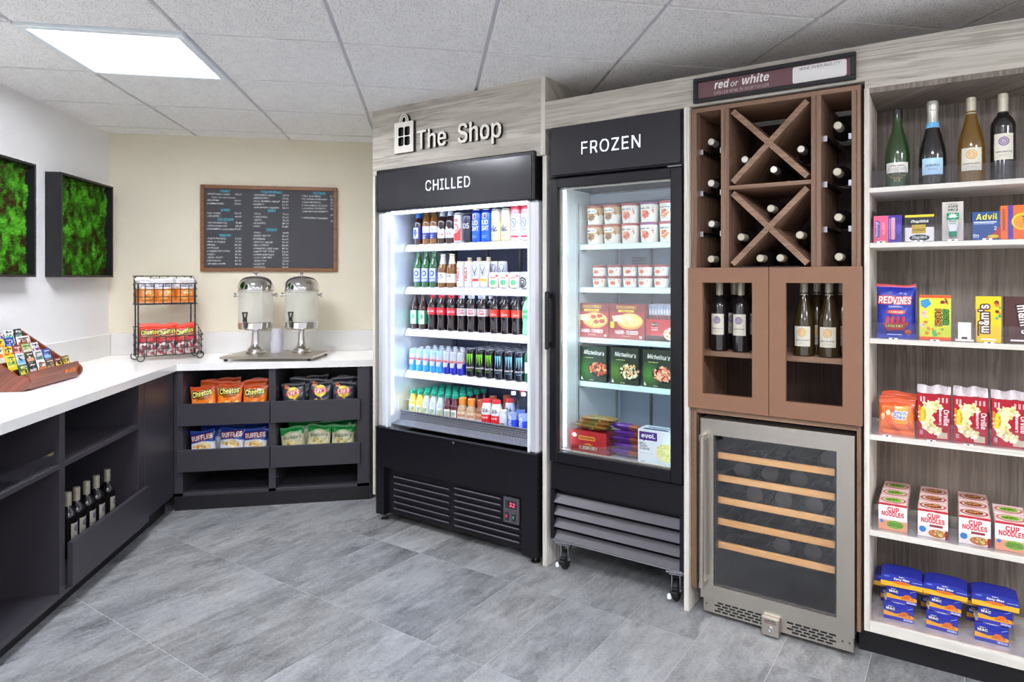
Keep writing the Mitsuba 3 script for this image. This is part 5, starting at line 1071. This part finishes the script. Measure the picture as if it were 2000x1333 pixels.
wr = Pr(); g_, k_ = np.meshgrid(np.linspace(-.052, .052, 16), np.linspace(0, .028, 5)); q_ = np.stack([g_, .013 + .006 * np.sin(g_ * 160) * k_ / .02, .159 + k_ + .003 * np.sin(g_ * 90)], -1).reshape(-1, 3); i_, j_ = np.meshgrid(np.arange(15), np.arange(4)); a_ = (j_ * 16 + i_).ravel()
wr.add((q_, np.vstack([np.c_[a_, a_ + 1, a_ + 17], np.c_[a_, a_ + 17, a_ + 16]])), 'cfc6c8')
pop['film'] = wr.ply('foil_print')
for i, (x, n_) in enumerate(((.217, 2), (.328, 3), (.440, 2))):
    for j in range(n_):
        pp = {('box' if q == '' else q): v for q, v in pop.items()}
        place(pp, 'popcorn_pack', S @ at(x + .001 * j, YF + .002 + .030 * j, z4 + .0, rz=0), f'red popcorn pack on fourth grocery shelf, {which(i, 3)} stack, {("frontmost", "second from front", "rearmost")[j]}', 'popcorn pack', 'red popcorn packs')
# noodle cups
def art_nood(green):
    def a(p):
        p.rect(-.047, 0, .047, .098, 'efeae4', 0); p.rect(-.047, .090, .047, .098, 'b8303a', 1); p.ell(0, .0885, .010, .0035, 'e8d8d4', 3)
        p.text('CUP', .002, .068, .017, 'cf2a3c', 'ExtraBold', w=.040); p.text('NOODLES', 0, .051, .017, 'cf2a3c', 'ExtraBold', w=.074)
        p.rect(-.047, 0, .047, .036, 'e8a07a' if green else 'efe6dc', 1)
        if green: p.ell(.008, .022, .028, .015, '7ab02e', 2); p.text('CHICKEN', .008, .023, .006, '2c5a14', lay=3); p.text('VEGETABLE', .008, .015, .006, '2c5a14', lay=3); p.ell(-.036, .030, .006, .006, '3a7fc8', 2)
        else: p.rect(-.01, .038, .030, .046, '8a1f2c', 2); p.ell(.014, .016, .028, .014, 'b8682e', 2); p.bits(.014, .020, .024, .012, ['d8a04a', 'c07a2e', 'e8c07a', '7a9c3a'], 24, .004, 3, 4); p.ell(-.032, .026, .011, .011, '2f7fc8', 2); p.rect(.038, .0, .047, .03, '8a1f2c', 2)
    return a
def lidart(green):
    def t(p): p.ell(0, .047, .042, .036, 'c8444c' if not green else 'd8685a', 1); p.ell(0, .047, .036, .030, 'e8d8c8', 2); p.ell(0, .047, .028, .022, '8a3a1f' if not green else '8ab83a', 3); p.bits(0, .047, .022, .016, ['c8783a', 'e0a85a', '7a2a1a'] if not green else ['7ab02e', '5a8f1f', 'a8cc5a'], 18, .006, 4, 6)
    return t
def noodle(green):
    d = box_of(.094, .094, .098, 'e6dfd6', art_nood(green), None, lidart(green))
    return {'carton': d[''], 'rim': Pr().add(pack([tube([(.047 * sx * .97, .047 + .047 * sy * .97, .098) for sx, sy in ((-1, -1), (1, -1), (1, 1), (-1, 1))], .0025, 6, True)]), 'd8a8a4').ply('print')}
for i, (x, g, n_) in enumerate(((.086, 1, 3), (.214, 0, 3), (.340, 0, 3), (.446, 1, 2))):
    tiles['n%d' % g] = tiles.get('n%d' % g) or noodle(g)
    for j in range(n_): place(tiles['n%d' % g], 'noodle_cup', S @ at(x + .001 * j, YF + .097 * j, z5 + .0, rz=0), f'white and red noodle cup box, {which(i, 4)} column of fifth grocery shelf, {("front", "middle" if n_ == 3 else "rear", "rear")[j]}', 'noodle cup', 'noodle cups on the fifth grocery shelf')
# pasta cups
def art_mac(p):
    p.rect(-.049, .0, .049, .060, '26309c', 0); p.rect(-.049, .0, .049, .012, '3a36a0', 1); p.poly(Polygon([(-.049, .012), (.049, .012), (.049, .024), (.02, .030), (-.01, .023), (-.049, .030)]), 'eaa02a', 1); p.poly(Polygon([(-.002, .020), (.012, .034), (.026, .035), (.038, .024), (.04, .016), (.0, .016)]), 'd86a2a', 2)
    p.bits(.02, .025, .015, .006, ['e8862e', 'f0a84a', 'c85a20'], 10, .003, 3, 3); p.ell(-.026, .040, .014, .010, '16205c', 2); p.text('KRAFT', -.026, .0455, .004, 'f0f0f8', lay=3); p.text('MAC', -.026, .0345, .009, 'f4f2f8', 'ExtraBold', lay=3); p.poly(Polygon([(.028, .044), (.046, .052), (.046, .0535), (.028, .0455)]), 'c8d8f0', 2); p.text('ORIGINAL', .032, .003, .007, 'f0f0f8', 'Bold', w=.032)
def mac(top):
    d = {}
    w = box_of(.098, .012, .061, '232c8c', art_mac, topc=None); d['sleeve'] = w['']
    p = Pr(flat(0)); p.add(prism(Polygon([(-.067, .0615), (.067, .0615), (.069, .079), (-.069, .079)]), -.014, .080), 'f0b02a'); p.add(prism(Polygon([(-.0692, .079), (.0692, .079), (.066, .100), (.034, .107), (-.034, .107), (-.066, .100)]), -.0135, .080), '26309c')
    p.surf = flat(-.0137); p.ell(0, .079, .030, .006, 'd8702a', 1); p.text('KRAFT', 0, .0985, .0042, 'f2f2fa'); p.text('Easy Mac', 0, .0885, .0078, 'f2f2fa', 'ExtraBold', .2, lay=3); p.rect(.034, .088, .066, .0895, 'c8d8f0', 1); p.ell(-.048, .097, .010, .003, '5a78d0', 1)
    d['lid'] = p.ply('print_gloss'); return d
mc = mac(True)
mc['cup'] = mikit.ply(mv(lathe([(0, .001), (.038, .001), (.050, .060), (.052, .064), (.0, .064)], 24), at(0, .052, 0)), 'white_plastic', 30)
for i, x in enumerate((.104, .242, .390)):
    for j, (dy, dz, nm) in enumerate(((0, 0, 'front lower'), (.002, .0652, 'front upper'), (.138, 0, 'rear'))):
        place({q: v for q, v in mc.items() if j or q != 'lid'}, 'pasta_cup', S @ at(x + (.010 if j == 1 else -.020 if j == 2 else 0), YF + .020 + dy, z6 + dz, rz=(2, -2, 0)[i]), f'blue and yellow pasta cup, {which(i, 3)} stack on bottom grocery shelf, {nm}', 'pasta cup', 'pasta cups on the bottom grocery shelf')

# ------------------------------------------------------------------ chip bags in the bins
def cheetos(u, v): return 'd8541a' if v > .86 or v < .07 else 'ee7d22'
def art_ch(p): p.text('Cheetos', 0, .148, .036, 'f2e66a', 'ExtraBold', .15, rot=8, w=.118, outline='1c1a14', ow=.16); p.text('CRUNCHY', .006, .128, .012, '1c1a14', 'Bold', rot=6); p.bits(.0, .09, .06, .022, ['f0a03a', 'e8601e', 'f4c060', 'd8481a'], 26, .011, 1, 4)
def lays(u, v): return '23252f' if v > .85 else '2f303c'
def art_la(p): p.ell(0, .150, .040, .038, 'e8c22a', 1); p.poly(Polygon([(-.048, .136), (.046, .146), (.048, .160), (-.046, .150)]), 'c8283a', 2); p.text("Lay's", 0, .140, .030, 'f6f2f0', 'Bold', .2, rot=5, w=.074, outline='b8202e', ow=.12); p.bits(-.045, .192, .020, .008, ['c8622e', 'e08a4a', 'b84a2a'], 5, .012, 1, 3); p.bits(0, .09, .05, .02, ['5a5a6a', 'e8b04a'], 8, .010, 1, 8)
def ruff(u, v): return '1b3f9c' if v > .72 else '2450b4' if v > .64 else 'd9dde6'
def art_ru(p): p.poly(Polygon([(-.07, .09), (.07, .09), (.07, .132), (.04, .142), (0, .146), (-.04, .140), (-.07, .130)]), 'e8ebf2', 1); p.text('RUFFLES', 0, .155, .030, 'f2eef2', 'ExtraBold', 0, rot=6, w=.126, outline='8c1f34', ow=.16); p.bits(0, .116, .055, .018, ['f0d8a0', 'e8b860', 'f6e8c4', 'd89a3a'], 24, .012, 2, 6)
def miss(u, v): return '1f8f3e' if v > .80 else '5fae5a' if v > .76 else 'd9d4b0'
def art_mi(p): p.ell(0, .128, .062, .056, 'dcd8b4', 1); p.poly(ell(0, .140, .054, .040).difference(ell(0, .140, .050, .036)), '8a9a6a', 2); p.text('MissVickie\'s', 0, .136, .022, '2a2a24', 'SemiBold', .25, rot=3, w=.112); p.bits(0, .112, .05, .014, ['e8d08a', 'c8b060', 'a8803a'], 14, .010, 2, 5)
for nm, cf, art, xs, zb, seed, ct, lab in (('c', cheetos, art_ch, (-1.386, -1.250, -1.098), .538, 61, .0, 'orange cheese puff bag in the upper left bin'), ('l', lays, art_la, (-.848, -.704, -.558), .538, 65, .012, 'black chip bag with yellow round logo in the upper right bin'),
        ('r', ruff, art_ru, (-1.386, -1.236, -1.094), .258, 69, .0, 'blue chip bag with white lower half in the lower left bin'), ('m', miss, art_mi, (-.856, -.712, -.562), .258, 73, .0, 'green chip bag with cream lower half in the lower right bin')):
    bags = [pouch(.146, .212, .046, cf, art, seed + i, notch=.006 if i == 1 else 0) for i in range(3)] + [pouch(.146, .218, .042, cf, None, seed + 9)]
    for row in (2, 1, 0):
        for i, x in enumerate(xs):
            place(bags[i] if row == 0 else bags[3], 'chip_bag', B @ at(x + .010 * row * (1, -1, .6)[i], -.500 + .068 * row, zb + .006 * row + (.010 * ((i + row) % 2)), rx=-5, ry=(-5, 3, 2)[(i + row) % 3]), f'{lab}, {("front", "second", "rear")[row]} row, {which(i, 3)}', 'chip bag', lab.replace(' bag ', ' bags '))

# ------------------------------------------------------------------ wire rack of snack bags on the counter
RK = frame(-2.5681, 4.0196, 10.78 + 28.4)
k = thing('wire_snack_rack', 'two-tier black wire rack of snack bags on the counter corner', 'wire rack')
def basket(key, x0, x1, y0, y1, z0, zf, zb, nx, ny):
    r_ = .0022
    q = ob(key, [tube([(x0, y0, zf), (x1, y0, zf), (x1, y1, zb), (x0, y1, zb)], .0032, 6, True), tube([(x0, y0, z0), (x1, y0, z0), (x1, y1, z0), (x0, y1, z0)], .0032, 6, True)] +
                [rod(a, b, r_) for zz in (.36, .72) for a, b in (((x0, y0, z0 + (zf - z0) * zz), (x1, y0, z0 + (zf - z0) * zz)), ((x0, y0, z0 + (zf - z0) * zz), (x0, y1, z0 + (zb - z0) * zz)), ((x1, y0, z0 + (zf - z0) * zz), (x1, y1, z0 + (zb - z0) * zz)))] +
                [rod((x, y0, z0), (x, y0, zf), r_) for x in np.linspace(x0, x1, nx)[1:-1]] + [rod((x, y1, z0), (x, y1, zb), r_) for x in np.linspace(x0, x1, nx)[1:-1]] +
                [rod((xx, y, z0), (xx, y, zf + (zb - zf) * (y - y0) / (y1 - y0)), r_) for xx in (x0, x1) for y in np.linspace(y0, y1, ny)[1:-1]] +
                [rod((x, y0, z0), (x, y1, z0), r_) for x in np.linspace(x0, x1, nx)[1:-1]], 'wire_black', RK)
    return q
basket(k + '__basket', -.022, .318, .03, .175, 1.258, 1.390, 1.438, 8, 4)
basket(k + '__basket', -.022, .345, -.005, .175, .935, 1.055, 1.112, 8, 5)
for x in (-.010, .306):
    for y in (.034, .172): ob(k + '__post', rod((x, y, .935), (x, y, 1.393 if y < .1 else 1.436), .0042, 8), 'wire_black', RK)
for x, y in ((0, 0), (.33, 0), (-.015, .17), (.33, .17)):
    ob(k + '__curl_foot', tube([(x + .022 * math.cos(t) * .9, y, .925 + .022 * math.sin(t)) for t in np.linspace(-3.9, 1.5, 18)], .0032, 6), 'wire_black', RK)
def gold(u, v): return 'e7e5e6' if v > .56 else 'f0a04a' if v > .52 else 'dd7a1e'
def art_go(p): p.ell(0, .108, .046, .020, 'f4f2f2', 1); p.text('Goldfish', 0, .100, .022, '3a2f6a', 'Bold', .15, w=.080, outline='f4f2f2', ow=.1); p.rect(-.03, .122, .03, .126, 'c8383c', 1); p.text('CHEDDAR', .005, .062, .010, 'f6ead0', 'Bold'); p.bits(0, .05, .04, .025, ['f0b04a', 'e88a2a', 'f4c878'], 18, .009, 1, 3)
gb = [pouch(.104, .158, .036, gold, art_go, 81 + i) for i in range(3)]
for i, x in enumerate((.040, .148, .254)):
    for row in (0, 1): place(gb[i] if row == 0 else {'bag': gb[i]['bag']}, 'snack_bag', RK @ at(x, .066 + .056 * row, 1.267, ry=(3, -4, 2)[i] * (1 if row == 0 else -1), rx=-6), f'white and orange cracker bag in upper wire basket, {("front", "rear")[row]} row, {which(i, 3)}', 'snack bag', 'cracker bags in the upper basket')
def hot(u, v): return 'd8402a' if v > .60 else 'b8242c' if v > .35 else '8a1a24' if (int(u * 5 + v * 9) % 2) else 'c8b8b4'
def art_ho(p): p.text('Cheetos', -.006, .126, .030, 'ecd84a', 'ExtraBold', .15, rot=6, w=.104, outline='1c1612', ow=.16); p.text("FLAMIN' HOT", .0, .104, .016, 'f0883a', 'ExtraBold', .2, rot=6, w=.09, outline='5a1016', ow=.12); p.bits(0, .052, .056, .034, ['2a2228', 'd8d0ce', 'c03040', '3a4a34', 'e8e4e2', '8a1f2a'], 46, .010, 1, 5)
hb = [pouch(.128, .190, .046, hot, art_ho, 91 + i, notch=.008 * (i - 1)) for i in range(3)]
for i, x in enumerate((.050, .158, .270)):
    for row in (0, 1): place(hb[i] if row == 0 else {'bag': hb[i]['bag']}, 'snack_bag', RK @ at(x, .040 + .068 * row, .940, ry=(4, -3, -7)[i], rx=-6), f'red hot cheese snack bag in lower wire basket, {("front", "rear")[row]} row, {which(i, 3)}', 'snack bag', 'red snack bags in the lower basket')

# ------------------------------------------------------------------ water dispensers
k = thing('dispenser_tray', 'long stainless steel tray carrying the two water dispensers', 'tray')
TR = A @ at(-.985, 4.50, 0, rz=-9)
ob(k + '__plate', prism(rrect(-.285, -.185, .285, .185, .012), .922, .930, 'xy'), 'steel_brushed', TR)
ob(k + '__rim', [bx(-.285, .285, -.187, -.183, .916, .9305), bx(-.285, .285, .183, .187, .916, .9305), bx(-.287, -.283, -.185, .185, .916, .9305), bx(.283, .287, -.185, .185, .916, .9305)], 'steel_brushed', TR)
for x in (-.26, .26):
    for y in (-.16, .16): ob(k + '__foot', mv(lathe([(0, 0), (.010, 0), (.012, .010), (.008, .022), (0, .022)], 12), at(x, y, .9)), 'rubber', TR, 30)
disp = {'pedestal': mikit.ply(lathe([(0, 0), (.060, 0), (.064, .006), (.060, .014), (.050, .018), (.052, .026), (.044, .036), (.034, .044), (.029, .056), (.025, .080), (.022, .120), (.021, .150), (.026, .160), (0, .160)], 36), 'chrome', 35),
        'base_band': mikit.ply(lathe([(0, .158), (.100, .158), (.107, .163), (.107, .202), (.104, .205), (0, .205)], 40), 'chrome', 35),
        'tank': mikit.ply(lathe([(.104, .206), (.104, .405)], 40), 'clear_tank', True),
        'rim': mikit.ply(lathe([(.106, .403), (.110, .405), (.110, .412), (.106, .415), (.100, .415)], 40), 'foil_silver', 35),
        'dome': mikit.ply(lathe([(.108, .415), (.1085, .432), (.104, .455), (.093, .478), (.074, .494), (.048, .503), (.015, .507), (0, .507)], 40), 'chrome', 40),
        'dome__knob': mikit.ply(lathe([(.008, .506), (.0065, .515), (.008, .522), (.016, .530), (.017, .534), (0, .536)], 20), 'chrome', 40)}
for s in (-1, 1):
    disp['knob_a' if s < 0 else 'knob_b'] = mikit.ply(mv(lathe([(0, 0), (.006, 0), (.006, .012), (.010, .020), (.0155, .028), (.0155, .031), (0, .031)], 18), at(s * .104, 0, .382, ry=90 * s)), 'chrome', 40)
SP = at(-.030, -.100, .205)
disp['spigot'] = mikit.ply(mv(pack([bx(-.009, .009, -.018, .012, -.010, .012, .003), mv(lathe([(0, 0), (.008, 0), (.010, .03), (0, .03)], 14), at(0, -.014, -.032))]), SP), 'steel_dark')
disp['spigot__lever'] = mikit.ply(mv(prism(Polygon([(-.012, .010), (.012, .010), (.010, .030), (.017, .070), (-.017, .070), (-.010, .030)]).difference(Polygon([(-.005, .036), (.005, .036), (.009, .062), (-.009, .062)])), -.018, -.008), SP), 'black_plastic')
scene['clear_tank'] = {'type': 'blendbsdf', 'weight': .34, 'a': {'type': 'thindielectric', 'int_ior': 1.45}, 'b': {'type': 'principledthin', 'base_color': col('eef2ee'), 'roughness': .4, 'diff_trans': 1.0, 'spec_trans': .0}}
disp = {{'knob_a': 'side_knob', 'knob_b': 'side_knob_001'}.get(q, q): v for q, v in disp.items()}
place(disp, 'water_dispenser', A @ at(-1.132, 4.555, .9305, rz=-4), 'clear water dispenser with domed chrome lid, left one on the tray', 'water dispenser', 'water dispensers on the tray', {'spigot__lever': 'black lever', 'dome': 'polished domed lid'})
place(disp, 'water_dispenser', A @ at(-.845, 4.560, .9305, rz=-10), 'clear water dispenser with domed chrome lid, right one on the tray', 'water dispenser', 'water dispensers on the tray', {'spigot__lever': 'black lever', 'dome': 'polished domed lid'})
cup = {'': mikit.ply(lathe([(.040, 0), (.0405, .003), (.0385, .004), (.030, .095), (0, .095)], 28), 'clear_cup', 40)}
scene['clear_cup'] = {'type': 'blendbsdf', 'weight': .35, 'a': {'type': 'thindielectric', 'int_ior': 1.45}, 'b': {'type': 'principledthin', 'base_color': col('eeeef4'), 'roughness': .3, 'diff_trans': 1.0, 'spec_trans': .0}}
for i in range(9):
    place(cup, 'plastic_cup', A @ at(-.992, 4.520, .9305 + .0085 * i, rz=7 * i), f'clear plastic cup upside down in the nested stack on the tray, {"lowest" if i == 0 else "topmost" if i == 8 else ORD[i] + " from bottom"}', 'cup', 'nested plastic cups')

# ------------------------------------------------------------------ wooden rack of leaflets
k = thing('leaflet_rack', 'dark reddish wooden tiered rack of small leaflets on the left counter', 'leaflet rack')
fr_ = Polygon([(-.300 - .034 * math.cos(t), .938 + .036 * math.sin(t)) for t in np.linspace(-PI / 2, PI / 2 + .5, 12)] + [(-.050, 1.150), (-.030, 1.150), (-.030, .902)])
for x in (3.372, 3.820): ob(k + '__side_panel', prism(fr_, x, x + .018, 'yz'), 'mahogany', L)
ob(k + '__front_board', bx(3.390, 3.820, -.324, -.310, .905, .985, .003), 'mahogany', L)
ob(k + '__back_board', bx(3.390, 3.820, -.042, -.030, .905, 1.14, .002), 'mahogany', L)
ob(k + '__floor', bx(3.390, 3.820, -.310, -.042, .905, .915), 'mahogany', L)
TY = [-.298, -.246, -.194, -.142, -.090]
for t in range(1, 5): ob(k + '__tier_board', bx(3.390, 3.820, TY[t] - .016, TY[t] - .010, .915, .965 + .032 * t), 'mahogany', L)
pr = Pr(lambda q, o: np.c_[q[:, 0], np.full(len(q), -.3243 - o), q[:, 1]]); pr.text('MenuClub', 3.735, .938, .022, 'e87a2a', 'Bold', .15, w=.105)
raw(k + '__lettering', pr.ply('print'), L)
CARDS = [[('2f5a3a', 'c8c04a', 'dark green'), ('2a2f36', 'b8b8bc', 'black'), ('eceae6', 'c86a3a', 'white and orange'), ('5a4632', 'a89070', 'brown'), ('6a2430', 'e8d84a', 'maroon'), ('7a6a22', 'e8d43a', 'yellow and brown')],
         [('e4c92a', '7aa84a', 'yellow'), ('cfe4f2', '6aa8d8', 'pale blue and white'), ('3a2a28', 'd8a07a', 'dark brown'), ('dfe4ea', '5a7a6a', 'white with a round emblem'), ('2f4f9c', '9cc4ee', 'blue'), None],
         [('e8e6e2', 'd88a3a', 'white and amber'), ('d8b42a', 'b8542a', 'gold'), ('8a3a3c', 'e0a8a0', 'rose red'), ('9cb86a', 'e8dcc0', 'green and cream'), ('e8e4ee', '7a2a6a', 'white and purple'), None],
         [('e8c42a', 'c8642a', 'yellow and orange'), ('2b3f8c', '7a9ade', 'navy'), ('f0eeea', '8a4a2a', 'white with burger pictures'), None, None, None],
         [('dfe0ee', '5a5a9c', 'lavender'), ('eef4f2', '3aa89c', 'white with teal corner'), ('22282c', '8ab0b0', 'black with pale lettering'), None, None, None]]
NM = ['front', 'second', 'middle', 'fourth', 'rear']
for t, row in enumerate(CARDS):
    for i, c in enumerate(row):
        if c is None: continue
        cx_, w_ = (3.392 + .0717 * (i + .5), .0717) if t < 3 else ((3.525, .076), (3.605, .076), (3.715, .120))[i] if t == 3 else ((3.615, .072), (3.690, .072), (3.765, .068))[i]
        p = Pr(flat(0)); ww = w_ - .006; p.add(bx(-ww / 2, ww / 2, 0, .0012, 0, .100), c[0])
        p.rect(-ww * .42, .052, ww * .42, .070, c[1], 1); p.bits(0, .076, ww * .36, .016, [c[1], 'f0ece4', '3a2a24', c[0]], 12, .006, 2, t * 7 + i); p.rect(-ww * .36, .044, ww * .2, .047, 'e8e4e0', 2); p.bars(0, .086, ww * .7, .005, 1, 'f4f2ee' if c[0] < '9' else '3a3a3a', 6, t + i)
        raw_k = thing('leaflet', f'{c[2]} leaflet in the {NM[t]} tier of the wooden rack', 'leaflet', 'leaflets in the wooden rack')
        scene[raw_k] = {**p.ply('print'), 'to_world': T(L @ at(cx_, TY[t], .934 + .033 * t - (.012 if t == 0 else 0), rx=-14, rz=random.uniform(-3, 3)))}
